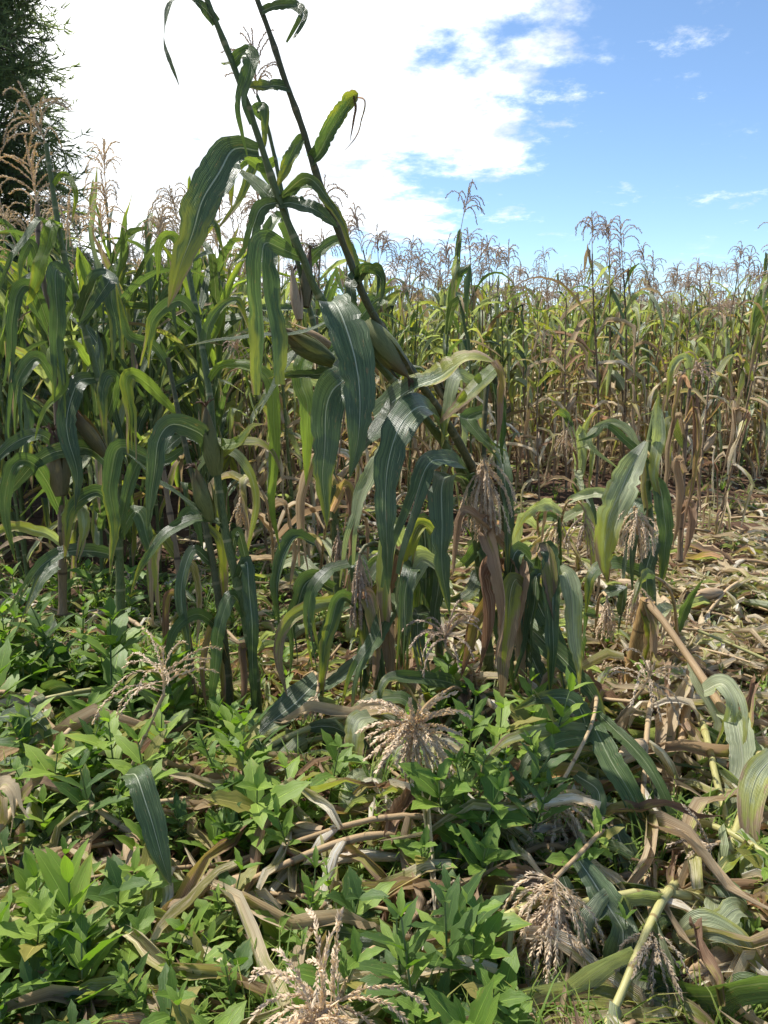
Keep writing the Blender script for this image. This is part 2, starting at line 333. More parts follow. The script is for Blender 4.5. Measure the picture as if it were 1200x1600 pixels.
# ------------------------------------------------------------------ leaf, stalk, tassel, ear builders
def profile(s, base=0.55, tip=3.0):
    return (base + (1 - base) * np.sin(pi / 2 * np.minimum(s / 0.42, 1))) * np.maximum(1 - s ** tip, 0.0) ** 0.85
def leaf_sheet(mb, p, nref, W, m=4, fold=0.25, wave=0.12, wk=5.0, twist=(0, 0), rng=random, base=0.6, tip=2.1, rag=0.0, slit=None, tint=None, curl=0.0):
    """a blade along path p; nref = wished upper-side direction(s); W = full width in metres"""
    n = len(p); T = tangents(p); s = np.linspace(0, 1, n)
    N = np.broadcast_to(np.asarray(nref, float), (n, 3)).copy()
    N = N - T * (N * T).sum(1, keepdims=True)
    for i in range(n):
        if np.linalg.norm(N[i]) < 0.05: N[i] = (N[i - 1] if i else np.cross(T[i], A3(.3, .5, .7)))
    N = unit(N)
    for _ in range(2): N[1:-1] = unit(N[1:-1] + 0.5 * (N[:-2] + N[2:])); 
    N = unit(N - T * (N * T).sum(1, keepdims=True))
    tw = np.interp(s, np.linspace(0, 1, len(twist)), twist)[:, None]
    Sd = np.cross(T, N)
    N2 = N * np.cos(tw) + Sd * np.sin(tw); S2 = np.cross(T, N2)
    w = profile(s, base, tip) * W
    j = np.linspace(-1, 1, m + 1)
    ph1, ph2 = rng.uniform(0, 6.28), rng.uniform(0, 6.28)
    nz = np.array([[rng.uniform(-1, 1) for _ in range(2)] for _ in range(n)])
    hw = np.repeat((w / 2)[:, None], 2, 1) * (1 - rag * np.abs(nz) * .6 - min(rag * 5, .55) * np.abs(nz) ** 6)
    hw2 = np.where(j[None, :] < 0, hw[:, :1], hw[:, 1:])
    J = j[None, :]
    ed = np.abs(J) ** 2
    env = np.sin(pi * np.clip(s, 0.02, 0.98))[:, None] ** 0.5
    wav = np.where(J < 0, np.sin(s[:, None] * wk * 6.283 + ph1), np.sin(s[:, None] * wk * 5.6 + ph2)) * wave * ed * env
    fo = fold * np.abs(J) + wav
    cc = curl * np.abs(J)
    side = J * np.cos(cc) * (1 - 0.25 * fold)
    up = fo + np.abs(J) * np.sin(cc)
    Q = p[:, None, :] + S2[:, None, :] * (hw2 * side)[..., None] + N2[:, None, :] * (hw2 * up)[..., None]
    uv = np.stack([np.broadcast_to((J + 1) / 2, Q.shape[:2]), np.broadcast_to(s[:, None], Q.shape[:2])], -1)
    tt = rng.random() if tint is None else tint
    if slit is None: mb.grid(Q, uv, tint=tt); return
    mb.weld = True; k, s0 = slit; r0 = max(1, int(s0 * (n - 1)))
    mb.grid(Q[:r0 + 1], uv[:r0 + 1], tint=tt)
    edges = np.linspace(0, m, k + 1).round().astype(int)
    for a, b in zip(edges[:-1], edges[1:]):
        if b <= a: continue
        sub = Q[r0:, a:b + 1].copy(); ls = np.maximum(s[r0:] - s[r0], 0)[:, None, None] / max(1 - s0, 1e-3)
        dv = N2[r0:, None, :] * rng.uniform(-1, 1) * 0.9 * W + S2[r0:, None, :] * (((a + b) / m - 1) * 0.5 * W) + A3(0, 0, -1) * rng.uniform(0, 0.8) * W
        cut = rng.uniform(0.75, 1.0); kk = max(2, int(len(sub) * cut))
        mb.grid((sub + dv * ls ** 1.5)[:kk], uv[r0:, a:b + 1][:kk], tint=tt)
def grow(p0, d0, n0, L, n, grav, rng, kink=None, ground=None, bend=0.0, wob=0.0):
    p = np.array(p0, float); d = unit(d0); nn = unit(n0 - d * np.dot(n0, d)); ds = L / (n - 1)
    pts, ns = [p.copy()], [nn.copy()]
    sd = unit(np.cross(d, nn))
    for i in range(1, n):
        s = i / (n - 1)
        if kink and s >= kink[0] and (i - 1) / (n - 1) < kink[0]:
            d = unit(d * (1 - kink[1]) + A3(0, 0, -1) * kink[1] + sd * rng.uniform(-.25, .25))
        else:
            d = unit(d + A3(0, 0, -1) * grav * ds * (0.25 + s * 1.6) + sd * bend * ds + A3(rng.gauss(0, 1), rng.gauss(0, 1), rng.gauss(0, 1)) * wob * ds)
        q = p + d * ds
        if ground is not None:
            gl = ground(q[0], q[1]) + 0.012
            if q[2] < gl:
                q[2] = gl + rng.uniform(0, 0.012); d = unit(A3(q[0] - p[0], q[1] - p[1], 0) + A3(rng.gauss(0, .01), rng.gauss(0, .01), 0.0) + 1e-5)
                q[0], q[1] = p[0] + d[0] * ds, p[1] + d[1] * ds
                if nn[2] < 0.3: nn = unit(nn + UP * 0.6)
        p = q; nn = nn - d * np.dot(nn, d)
        if np.linalg.norm(nn) < 1e-3: nn = np.cross(d, sd)
        nn = unit(nn); pts.append(p.copy()); ns.append(nn.copy())
    return np.array(pts), np.array(ns)
def tube(mb, p, r, m=8, uvy=None, tint=0.0, cap=True, mat=0):
    p = np.asarray(p, float); T = tangents(p); n = len(p)
    a = A3(1, 0, 0) if abs(T[0][0]) < 0.8 else A3(0, 1, 0)
    N = np.zeros_like(p); N[0] = unit(a - T[0] * np.dot(a, T[0]))
    for i in range(1, n): v = N[i - 1] - T[i] * np.dot(N[i - 1], T[i]); N[i] = unit(v)
    B = np.cross(T, N); th = np.linspace(0, 2 * pi, m, endpoint=False)
    r = np.broadcast_to(np.asarray(r, float), (n,))
    Q = p[:, None] + r[:, None, None] * (N[:, None] * np.cos(th)[None, :, None] + B[:, None] * np.sin(th)[None, :, None])
    uy = np.linspace(0, 1, n) if uvy is None else uvy
    uv = np.stack([np.broadcast_to(th[None] / 6.283, Q.shape[:2]), np.broadcast_to(uy[:, None], Q.shape[:2])], -1)
    mb.grid(Q, uv, tint=tint, wrap=True, mat=mat)
    if cap:
        for k in (0, n - 1):
            v = np.vstack([Q[k], p[k]]); tr = [(i, (i + 1) % m, m) if k else ((i + 1) % m, i, m) for i in range(m)]
            mb.raw(v, np.zeros((m + 1, 2)) + 0.2, tris=tr, tint=tint, mat=mat)
def stalk_mb(path, r0, r1, inter=0.17, m=8, rng=random):
    L = np.concatenate([[0], np.cumsum(np.linalg.norm(np.diff(path, axis=0), axis=1))])
    n = max(8, int(L[-1] / (inter / 5))); s = np.linspace(0, L[-1], n)
    p = np.stack([np.interp(s, L, path[:, k]) for k in range(3)], 1)
    ph = s / inter; fr = (ph + 0.5) % 1.0
    bump = np.exp(-((fr - 0.5) / 0.06) ** 2) * 0.26 + 0.10 * (1 - fr)
    r = (r0 + (r1 - r0) * (s / L[-1]) ** 0.9) * (1 + bump)
    mb = MB(); tube(mb, p, r, m, uvy=ph, tint=0); return mb
SPK = np.array([[0, 0, 0], [.5, 0, .38], [-.25, .43, .38], [-.25, -.43, .38], [0, 0, 1.0]])
SPT = np.array([(0, 2, 1), (0, 3, 2), (0, 1, 3), (1, 2, 4), (2, 3, 4), (3, 1, 4)])
def spikelets(mb, pts, T, per, size, wid, rng, spread=0.65):
    n = len(pts) - 1; tot = max(1, int(per))
    us = (np.arange(tot) + 0.5) / tot * n; i = us.astype(int); f = (us - i)[:, None]
    pos = pts[i] * (1 - f) + pts[i + 1] * f; t = unit(T[i] * (1 - f) + T[i + 1] * f)
    a = rs.uniform(0, 6.28, tot)
    h = np.cross(t, A3(.31, .52, .79)); h = unit(h); b = np.cross(t, h)
    out = h * np.cos(a)[:, None] + b * np.sin(a)[:, None]
    ax = unit(t + out * (spread * rs.uniform(0.6, 1.3, tot))[:, None]); u = unit(np.cross(ax, A3(.1, .9, .4))); v = np.cross(ax, u)
    sc = size * rs.uniform(0.75, 1.2, tot)
    V = pos[:, None] + (u[:, None] * SPK[None, :, 0:1] + v[:, None] * SPK[None, :, 1:2]) * wid + ax[:, None] * SPK[None, :, 2:3] * sc[:, None, None]
    tr = (SPT[None] + (np.arange(tot) * 5)[:, None, None]).reshape(-1, 3)
    mb.raw(V.reshape(-1, 3), np.zeros((tot * 5, 2)), tris=tr, tint=np.repeat(rs.uniform(-0.25, 0.25, tot), 5))
def tassel_mb(p0, d0, axis_len, nb, bl, grav, rng, dens=330, size=0.009, wid=0.0032, spread=(18, 60), n=9, stem=0.12, ms=4, axgrav=0.0):
    mb = MB(); p0 = np.array(p0, float); d0 = unit(d0)
    h = unit(np.cross(d0, A3(.37, .61, .2))); b = np.cross(d0, h)
    ax, _ = grow(p0, d0, h, axis_len + stem, n + 4, axgrav, rng, wob=0.3)
    tube(mb, ax, np.linspace(0.0035, 0.0012, len(ax)), ms)
    Ta = tangents(ax); k0 = int((len(ax) - 1) * stem / (axis_len + stem))
    spikelets(mb, ax[k0:], Ta[k0:], axis_len * dens * 1.5, size, wid, rng)
    for i in range(nb):
        u = (i / max(nb - 1, 1)) ** 0.9 * 0.55; q = k0 + u * (len(ax) - 1 - k0); qi = min(int(q), len(ax) - 2)
        q0 = ax[qi] + (ax[qi + 1] - ax[qi]) * (q - qi)
        az = i * 2.4 + rng.uniform(-.5, .5); sp = radians(rng.uniform(*spread)) * (1 - 0.35 * u)
        dd = Ta[qi] * cos(sp) + (h * cos(az) + b * sin(az)) * sin(sp)
        L = bl * rng.uniform(0.7, 1.1) * (1 - 0.4 * u)
        pt, _ = grow(q0, dd, Ta[qi], L, n, grav * rng.uniform(0.7, 1.25), rng, wob=1.4)
        tube(mb, pt, np.linspace(0.0016, 0.0006, n), 3, cap=False)
        spikelets(mb, pt[1:], tangents(pt)[1:], L * dens, size, wid, rng)
    return mb
def ear_parts(parent, p0, d0, L, R, mat, rng, silk=True, m=12, open_tip=False):
    """husk-wrapped ear: overlapping bracts round a tapering body"""
    d0 = unit(d0); h = unit(np.cross(d0, A3(.3, .2, .9))); b = np.cross(d0, h)
    mb = MB(); n = 12; s = np.linspace(0, 1, n)
    th = np.linspace(0, 2 * pi, m, endpoint=False)
    rr = R * np.sin(pi * np.clip(s * 0.86 + 0.13, 0, 1)) ** 0.75; rr[-1] = R * 0.07
    ctr = np.array(p0) + d0 * (s * L)[:, None] + b * (np.sin(s * pi) * L * 0.03)[:, None]
    rad = rr[:, None] * (1 + 0.07 * np.sin(th * 3 + s[:, None] * 2.2)[:, :])
    Q = ctr[:, None] + rad[..., None] * (h * np.cos(th)[None, :, None] + b * np.sin(th)[None, :, None])
    uv = np.stack([np.broadcast_to(th[None] / 6.283, Q.shape[:2]), np.broadcast_to(s[:, None], Q.shape[:2])], -1)
    mb.grid(Q, uv, wrap=True)
    for k in range(6):                                  # outer husk leaves lying over the body, free at the tip
        a0 = k * 1.65 + rng.uniform(-.4, .4); wa = rng.uniform(0.6, 1.2); ln = rng.uniform(0.6, 1.12)
        j = np.linspace(-1, 1, 6); ss_ = np.linspace(0, ln, 10)
        R2 = np.interp(np.minimum(ss_, 1), s, rr) * (1.05 + .025 * k) + 0.0016 + .009 * rng.random() * ss_ + 0.012 * np.maximum(ss_ - 0.75, 0) * 3
        cw = wa * (1 - (ss_ / ln) ** 2.5 * 0.93)
        ang = a0 + j[None] * cw[:, None]
        cc = np.array(p0) + d0 * (ss_ * L)[:, None]
        Q = cc[:, None] + R2[:, None, None] * (1.0 + 0.06 * (1 - j ** 2))[None, :, None] * (h * np.cos(ang)[..., None] + b * np.sin(ang)[..., None])
        uv = np.stack([np.broadcast_to(j[None] * .3 + k, Q.shape[:2]), np.broadcast_to(ss_[:, None], Q.shape[:2])], -1)
        mb.grid(Q, uv, tint=rng.uniform(-0.2, 0.2))
    e = mb.build('ear', M[mat], parent)
    if silk:
        sb = MB()
        for k in range(30):
            a = rng.uniform(0, 6.28); dd = d0 + (h * cos(a) + b * sin(a)) * 0.5
            pt, _ = grow(np.array(p0) + d0 * L * 0.98, dd, h, rng.uniform(0.02, 0.05), 5, 25, rng, wob=8)
            tube(sb, pt, 0.0011, 3, cap=False)
        sb.build('silk', M['silk'], e)
    return e

def leaf_obj(parent, mat, p, nref, W, name='leaf', **kw):
    mb = MB(); leaf_sheet(mb, p, nref, W, **kw); return mb.build(name, M[mat], parent)

# a complete maize plant along any stalk path (local coordinates of its Empty)
def maize(root, path, rng, r0=0.012, r1=0.005, smat='stalk', leaves=11, lf=(0.16, 0.93), lm=lambda f, rng: 'green', LL=(0.62, 0.85), WW=(0.070, 0.095),
          grav=(1.6, 3.2), ang=(18, 38), az0=None, n=11, m=4, kinkp=0.42, ground=None, tassel=None, tmat='tassel', ears=1, emat='husk', inter=0.17, dry_fold=True, rag=0.08, wave=0.2, stuff=None, slitp=0.0, hang=0.0, ms=8):
    def put(mb, name, mat):
        if stuff is not None: stuff.append((mb.arrays(), mat)); return None
        return mb.build(name, M[mat], root, smooth=name != 'tassel')
    path = np.asarray(path, float); T = tangents(path); Lc = np.concatenate([[0], np.cumsum(np.linalg.norm(np.diff(path, axis=0), axis=1))])
    put(stalk_mb(path, r0, r1, inter, m=ms, rng=rng), 'stalk', smat)
    az = rng.uniform(0, 6.28) if az0 is None else az0
    at = lambda f: (np.array([np.interp(f * Lc[-1], Lc, path[:, k]) for k in range(3)]), unit(np.array([np.interp(f * Lc[-1], Lc, T[:, k]) for k in range(3)])))
    for i in range(leaves):
        f = lf[0] + (lf[1] - lf[0]) * i / max(leaves - 1, 1) + rng.uniform(-.015, .015)
        q, tt = at(f)
        hh = A3(cos(az), sin(az), 0) if abs(tt[2]) > 0.5 else (UP * rng.uniform(-.2, .9) + unit(np.cross(tt, UP)) * (1 if i % 2 else -1))
        rad = unit(hh - tt * np.dot(hh, tt)); az += pi + rng.uniform(-.45, .45)
        mat = lm(f, rng); dry = mat in ('dry', 'brown', 'straw')
        a = radians(rng.uniform(*ang)) * (1.5 if f < .4 else 1.0) + (radians(rng.uniform(0, 60)) if dry else 0)
        sz = (0.72 + 0.55 * sin(pi * min(max(f * 0.95, 0), 1))) * (1 - max(0, f - 0.75) * 1.1)
        L = rng.uniform(*LL) * sz; W_ = rng.uniform(*WW) * min(1, sz + 0.1)
        g_ = rng.uniform(*grav) * (1.8 if dry else 1.0) / max(L, .3) * 0.75 + hang
        kk = (rng.uniform(.2, .6), rng.uniform(.7, 1.0)) if rng.random() < (0.55 if dry else kinkp) else None
        if dry: W_ *= 0.75
        pt, ns = grow(q + rad * r0 * .8, tt * cos(a) + rad * sin(a), tt - rad * .2, L, n, g_, rng, kink=kk, ground=ground, bend=rng.uniform(-.7, .7), wob=1.1 if not dry else 2.0)
        mb = MB(); tw = (0, rng.uniform(-.5, .5), rng.uniform(-1.2, 1.2)) if not dry else (0, rng.uniform(-1.5, 1.5), rng.uniform(-3.5, 3.5))
        leaf_sheet(mb, pt, ns, W_, m=m, fold=rng.uniform(.15, .4) if not dry else rng.uniform(.3, 1.0), wave=wave * rng.uniform(.5, 1.5), wk=rng.uniform(3, 6), twist=tw, rng=rng, rag=rag * (3 if dry else 1),
                   curl=rng.uniform(0, .3) if not dry else rng.uniform(.3, 1.3), slit=(rng.choice([2, 3]), rng.uniform(.4, .7)) if rng.random() < slitp and m >= 4 else None)
        put(mb, 'leaf', mat)
    if tassel:
        put(tassel_mb(path[-1], T[-1], rng=rng, **tassel), 'tassel', tmat)
    for k in range(ears):
        q, tt = at(rng.uniform(.42, .56)); a = rng.uniform(0, 6.28); rad = unit(A3(cos(a), sin(a), 0.0) - tt * np.dot(A3(cos(a), sin(a), 0), tt))
        if stuff is None: ear_parts(root, q + rad * r0, tt * .85 + rad * .5, rng.uniform(.17, .22), rng.uniform(.021, .027), emat, rng)
def upright(rng, H, lean=0.10, n=14):
    a = rng.uniform(0, 6.28); l = rng.uniform(0, lean); z = np.linspace(-0.04, H, n); s = np.maximum(z, 0) / H
    return np.stack([cos(a) * l * H * s ** 1.6 + 0.02 * np.sin(s * 5 + a), sin(a) * l * H * s ** 1.6 + 0.02 * np.sin(s * 4 + 2 * a), z], 1)

def lm_green(f, r):
    if f < 0.26: return r.choice(['green', 'turn', 'brown', 'pale'])
    return r.choice(['green', 'green', 'dark', 'dark', 'lime', 'green', 'pale'])
def lm_mixed(f, r):
    if f < 0.42: return r.choice(['dry', 'brown', 'dry', 'straw', 'straw', 'pale'])
    if f < 0.66: return r.choice(['turn', 'pale', 'dry', 'pale', 'straw', 'pale', 'green'])
    return r.choice(['green', 'pale', 'pale', 'pale', 'dark', 'turn', 'green'])
def lm_dry(f, r):
    if f < 0.7: return r.choice(['dry', 'brown', 'straw', 'dry', 'brown'])
    return r.choice(['dry', 'pale', 'turn', 'pale'])

flat0 = lambda x, y: 0.0
TAS = dict(axis_len=0.17, nb=16, bl=0.24, grav=17.0, dens=210, size=0.0135, wid=0.0064, stem=0.16, spread=(15, 50))
TASL = dict(axis_len=0.17, nb=13, bl=0.23, grav=17.0, dens=90, size=0.018, wid=0.008, stem=0.16, ms=3, n=7, spread=(15, 50))

PROTO = {}
def proto(kind, i, seed):
    rng = random.Random(seed)
    root = empty('maize_plant', (0, -50, -50)); root['category'] = 'maize plant'
    H = rng.uniform(1.78, 2.02)
    TV = dict(TAS, nb=rng.randint(9, 16), bl=rng.uniform(.18, .25), grav=rng.uniform(13, 24), spread=(rng.uniform(6, 18), rng.uniform(28, 52)), axis_len=rng.uniform(.13, .22), axgrav=rng.uniform(0, 2.5))
    if kind == 'green': maize(root, upright(rng, H, .14), rng, leaves=12, lm=lm_green, tassel=TV, tmat=rng.choice(['tassel', 'tasselg']), ears=1, emat=rng.choice(['husk', 'huskm', 'husk']), ground=flat0, smat='stalk', WW=(.062, .086), lf=(.14, .93), grav=(.3, 2.6), kinkp=.5, ang=(12, 36), LL=(.62, .9))
    elif kind == 'mixed': maize(root, upright(rng, H * .97, .12), rng, leaves=16, lm=lm_mixed, tassel=TV, tmat='tasselp', ears=1, emat=rng.choice(['huskm', 'huskd', 'husk']), ground=flat0, smat=rng.choice(['stalk', 'stalkb']), WW=(.055, .082), LL=(.48, .75), grav=(1.5, 6.0), kinkp=.7, slitp=.3)
    else: maize(root, upright(rng, H * .95, .16), rng, leaves=15, lm=lm_dry, tassel=TV, tmat='tasselp', ears=1, emat='huskd', ground=flat0, smat='stalkb', WW=(.055, .085), LL=(.5, .7), kinkp=.7, slitp=.3)
    PROTO[(kind, i)] = root
    KIDS[root.name] = list(root.children)
    for c in root.children: KIDS[c.name] = list(c.children)
for i in range(6): proto('green', i, 100 + i)
for i in range(7): proto('mixed', i, 200 + i)
for i in range(4): proto('dry', i, 300 + i)
KCOPY = {}
def place(kind, i, x, y, rz, sc, label, group, lean=0.0, la=0.0):
    src = PROTO[(kind, i)]
    c = src.copy(); COL.objects.link(c)
    for ch in KIDS[src.name]:
        d = ch.copy(); COL.objects.link(d); d.parent = c
        for g2 in KIDS[ch.name]: e = g2.copy(); COL.objects.link(e); e.parent = d
    c.location = (x, y, float(gz(x, y))); c.rotation_euler = (lean * cos(la), lean * sin(la), rz); c.scale = (sc, sc, sc)
    tag(c, label, 'maize plant', group); return c

# ------------------------------------------------------------------ the standing field: nearest plants one by one, the rest as one mass
def front(r):
    return float(np.interp(r, [-.62, -.5, -.3, -.18, -.08, 0, .15, .3, .5, .62], [3.3, 3.4, 3.7, 4.5, 5.1, 5.4, 5.9, 6.4, 7.0, 7.3]))
def field_label(kind, r, back):
    where = 'below the conifer at the left edge' if r < -.4 else 'left of the two leaning stalks' if r < -.17 else 'behind the leaning stalks' if r < .1 else 'right of the snapped tassel' if r < .32 else 'towards the right edge'
    rowp = 'deep rows' if back else 'front rows'
    look = {'green': 'green leafy maize plant', 'mixed': 'maize plant with dried lower leaves', 'dry': 'withered brown maize plant'}[kind]
    return f'{look} in the {rowp} {where}', f'{look}s in the {rowp} {where}'
R = random.Random(11)
cand = []
row = 0; yy = 3.0
while yy < 34:
    sp = 0.25 if yy < 14 else 0.31
    x = -0.66 * yy - 0.5
    while x < 0.66 * yy + 0.5:
        px_, py_ = x + R.uniform(-.07, .07), yy + 0.10 * x * 0 + R.uniform(-.12, .12)
        if py_ > front(px_ / py_): cand.append((px_, py_))
        x += sp * R.uniform(.8, 1.25)
    yy += 0.72 if yy < 14 else 0.85
cand.sort(key=lambda c: c[1] - front(c[0] / c[1]) * 0.55)
NI = 248
indiv, massp = cand[:NI], cand[NI:]
for (x, y) in indiv:
    r = x / y; q = R.random()
    back = y - front(r) > 1.1
    if r < -0.17 + R.uniform(-.05, .05): kind = 'green'
    elif q < 0.72: kind = 'mixed'
    else: kind = 'dry'
    lab, grp = field_label(kind, r, back)
    i = R.randrange({'green': 6, 'mixed': 7, 'dry': 4}[kind])
    place(kind, i, x, y, R.uniform(0, 6.28), R.uniform(.86, 1.17) * (.80 if r < -.38 else 1), lab, grp, lean=R.uniform(0, .13), la=R.uniform(0, 6.28))

def mass_proto(kind, seed):
    rng = random.Random(seed); out = []; H = rng.uniform(1.75, 2.0)
    kw = dict(leaves=12, n=6, m=2, ground=flat0, ears=0, ms=4, inter=.4, tassel=TASL, stuff=out)
    if kind == 'green': maize(None, upright(rng, H, .1, 6), rng, lm=lm_green, tmat='tasselg', **kw)
    else: maize(None, upright(rng, H, .1, 6), rng, lm=lm_mixed, tmat='tasselp', smat='stalkb', LL=(.5, .75), WW=(.058, .085), **kw)
    return out
MM = ['green', 'dark', 'lime', 'pale', 'turn', 'dry', 'straw', 'brown', 'stalk', 'stalkb', 'tasselg', 'tasselp']
def remap(arr, mi):
    v, uv, tt, q, tr, qm, tm = arr; return (v, uv, tt, q, tr, qm * 0 + mi, tm * 0 + mi)
def merged(parts):
    mb = MB()
    for arr, mat in parts: mb.add(remap(arr, MM.index(mat)))
    return mb.arrays()
mp_ = {'green': [merged(mass_proto('green', 400 + i)) for i in range(3)], 'mixed': [merged(mass_proto('mixed', 420 + i)) for i in range(5)]}
mass = MB()
massp = massp[:1500]
for (x, y) in massp:
    k = 'green' if x / y < -0.17 else 'mixed'
    a = R.uniform(0, 6.28); s_ = R.uniform(.86, 1.18)
    Mx = np.array([[cos(a), -sin(a), 0], [sin(a), cos(a), 0], [R.uniform(-.06, .06), R.uniform(-.06, .06), 1]]) * s_ * (.82 if x / y < -.38 else 1)
    mass.add(R.choice(mp_[k]), Mx, A3(x, y, float(gz(x, y))), tint=R.random())
tag(mass.build('maize_field', [M[k] for k in MM]), 'far mass of standing maize filling the field to the horizon', 'maize field', kind='stuff')
# ------------------------------------------------------------------ single plants one can point at
HR = random.Random(77)
def hp(base, pts): return np.array([P(*q) for q in pts]) - base
def hleaf(root, org, pts, wpx, mat, nref=None, n=36, m=8, **kw):
    """leaf whose mid line passes through design points; width in photograph pixels at its distance"""
    c = np.array([P(*q) for q in pts]); d = np.mean([q[2] for q in pts])
    p = spline(c, n); L_ = np.linalg.norm(np.diff(p, axis=0), axis=1).sum(); sv_ = np.linspace(0, 1, n)
    for ax_ in range(3): p[:, ax_] += L_ * .005 * np.sin(sv_ * HR.uniform(9, 22) + HR.uniform(0, 6)) * np.sin(pi * sv_)
    if nref is None:
        mid = c.mean(0); nr = unit(CAMP - mid) * 1.0 + UP * 0.45 + A3(HR.uniform(-.35, .35), 0, 0)
    else: nr = np.asarray(nref, float)
    kw.setdefault('rag', .045); kw.setdefault('fold', HR.uniform(.12, .3)); kw.setdefault('wave', HR.uniform(.08, .2)); kw.setdefault('wk', HR.uniform(2.0, 3.6))
    kw.setdefault('twist', (HR.uniform(-.3, .3), HR.uniform(-.25, .25), HR.uniform(-.6, .6)))
    if wpx > 27 and 'slit' not in kw and HR.random() < .4: kw['slit'] = (HR.choice([2, 3]), HR.uniform(.5, .8))
    if d > 2.25: wpx = wpx * .86
    mb = MB(); leaf_sheet(mb, p - org, nr, wpx / FPX * d, m=m, rng=HR, **kw)
    return mb.build('leaf', M[mat], root)
def hstalk(root, base, pts, r0, r1, mat, inter=.16, n=40):
    p = spline(hp(base, pts), n); stalk_mb(p, r0, r1, inter, m=10, rng=HR).build('stalk', M[mat], root); return p
def htassel(root, org, q, d0, mat='tassel', name='tassel', **kw):
    k = dict(axis_len=.10, nb=16, bl=.15, grav=9, dens=440, size=.0105, wid=.0042, stem=.01, n=11, spread=(15, 65)); k.update(kw)
    return tassel_mb(P(*q) - org, d0, rng=HR, **k).build(name, M[mat], root, smooth=False)
def hplant(base_pt, label, name='maize_plant', cat='maize plant', group=None):
    b = np.array(base_pt, float)
    return empty(name, tuple(b), label, cat, group), b

# --- the left of the two tall stalks
b0 = G(768, 1085)
A, b = hplant(b0, 'left of two tall maize stalks leaning against the cloud, broad dark leaves hanging from it')
hstalk(A, b, [(768, 1088, 2.72), (752, 900, 2.66), (728, 760, 2.5), (688, 685, 2.36), (610, 590, 2.2), (508, 478, 2.06), (473, 402, 2.0), (436, 312, 1.97), (403, 212, 1.93), (363, 97, 1.9), (337, 34, 1.88), (300, -60, 1.86)], .0185, .0062, 'stalk', inter=.165)
HL = [
 ([(404, 236, 1.93), (368, 232, 1.90), (345, 262, 1.86), (312, 330, 1.83), (286, 405, 1.82), (262, 482, 1.84)], 74, 'dark', dict(base=.35, tip=2.2, twist=(0, .1, .2), wave=.08)),
 ([(338, 36, 1.88), (316, 10, 1.86), (288, -4, 1.83), (264, 14, 1.8), (256, 56, 1.79), (268, 98, 1.79), (281, 137, 1.8)], 30, 'dark', dict(twist=(.2, .9, 1.1, .8))),
 ([(364, 99, 1.9), (378, 84, 1.88), (392, 84, 1.86), (388, 112, 1.85), (376, 160, 1.85), (384, 192, 1.86), (397, 226, 1.87)], 30, 'green', dict(twist=(-.4, .6, .2), base=.8)),
 ([(362, 98, 1.9), (352, 100, 1.88), (344, 98, 1.87)], 9, 'pale', {}),
 ([(438, 318, 1.97), (462, 318, 1.95), (496, 330, 1.94), (528, 356, 1.95)], 30, 'dark', dict(base=.9, tip=4)),
 ([(436, 316, 1.97), (412, 322, 1.94), (396, 350, 1.91), (386, 388, 1.9), (356, 414, 1.9)], 30, 'dark', dict(twist=(.3, -.2, .8))),
 ([(433, 316, 1.97), (410, 296, 1.99), (388, 276, 2.02), (367, 262, 2.04)], 27, 'green', dict(base=.9)),
 ([(437, 310, 1.97), (458, 290, 1.94), (482, 279, 1.91), (508, 304, 1.89), (536, 352, 1.88), (555, 412, 1.89)], 24, 'dark', dict(twist=(1.1, .9, .4))),
 ([(471, 402, 2.0), (440, 388, 1.95), (416, 380, 1.9), (408, 400, 1.87), (411, 460, 1.86), (416, 550, 1.87), (416, 645, 1.88)], 56, 'green', dict(slit=(2, .32), base=.3, tip=5, rag=.05)),
 ([(508, 480, 2.05), (522, 472, 1.98), (538, 500, 1.93), (553, 560, 1.9), (562, 630, 1.88), (560, 690, 1.88), (546, 748, 1.88)], 74, 'dark', dict(base=.62, tip=2.4, fold=.22, twist=(-.2, .1, .3))),
 ([(566, 548, 2.14), (540, 588, 2.0), (518, 612, 1.95), (508, 670, 1.93), (505, 745, 1.93), (511, 825, 1.94)], 68, 'dark', dict(base=.35, tip=2.2, fold=.2)),
 ([(516, 500, 2.06), (470, 520, 2.0), (400, 524, 1.96), (340, 532, 1.94), (288, 540, 1.95)], 18, 'dark', dict(twist=(.9, .8, .5), tip=2.5)),
 ([(556, 576, 2.14), (500, 584, 2.1), (450, 586, 2.06), (418, 592, 2.04)], 24, 'dark', dict(base=.8)),
 ([(505, 540, 2.1), (462, 552, 2.05), (436, 588, 2.02), (404, 648, 2.0)], 24, 'dark', dict(twist=(.6, .9, .9))),
]
for pts, w, mt, kw in HL: hleaf(A, b, pts, w, mt, **kw)
ear_parts(A, P(520, 566, 2.08) - b, P(436, 516, 2.02) - P(520, 566, 2.08), .17, .023, 'husk', HR, silk=True, m=16)
ear_parts(A, P(516, 540, 2.12) - b, P(446, 512, 2.08) - P(516, 540, 2.12), .13, .014, 'huskd', HR, silk=False, m=12)
htassel(A, b, (296, -66, 1.86), (-.25, -.1, 1), 'tasselp', axis_len=.16, nb=22, bl=.27, grav=12, spread=(20, 85))

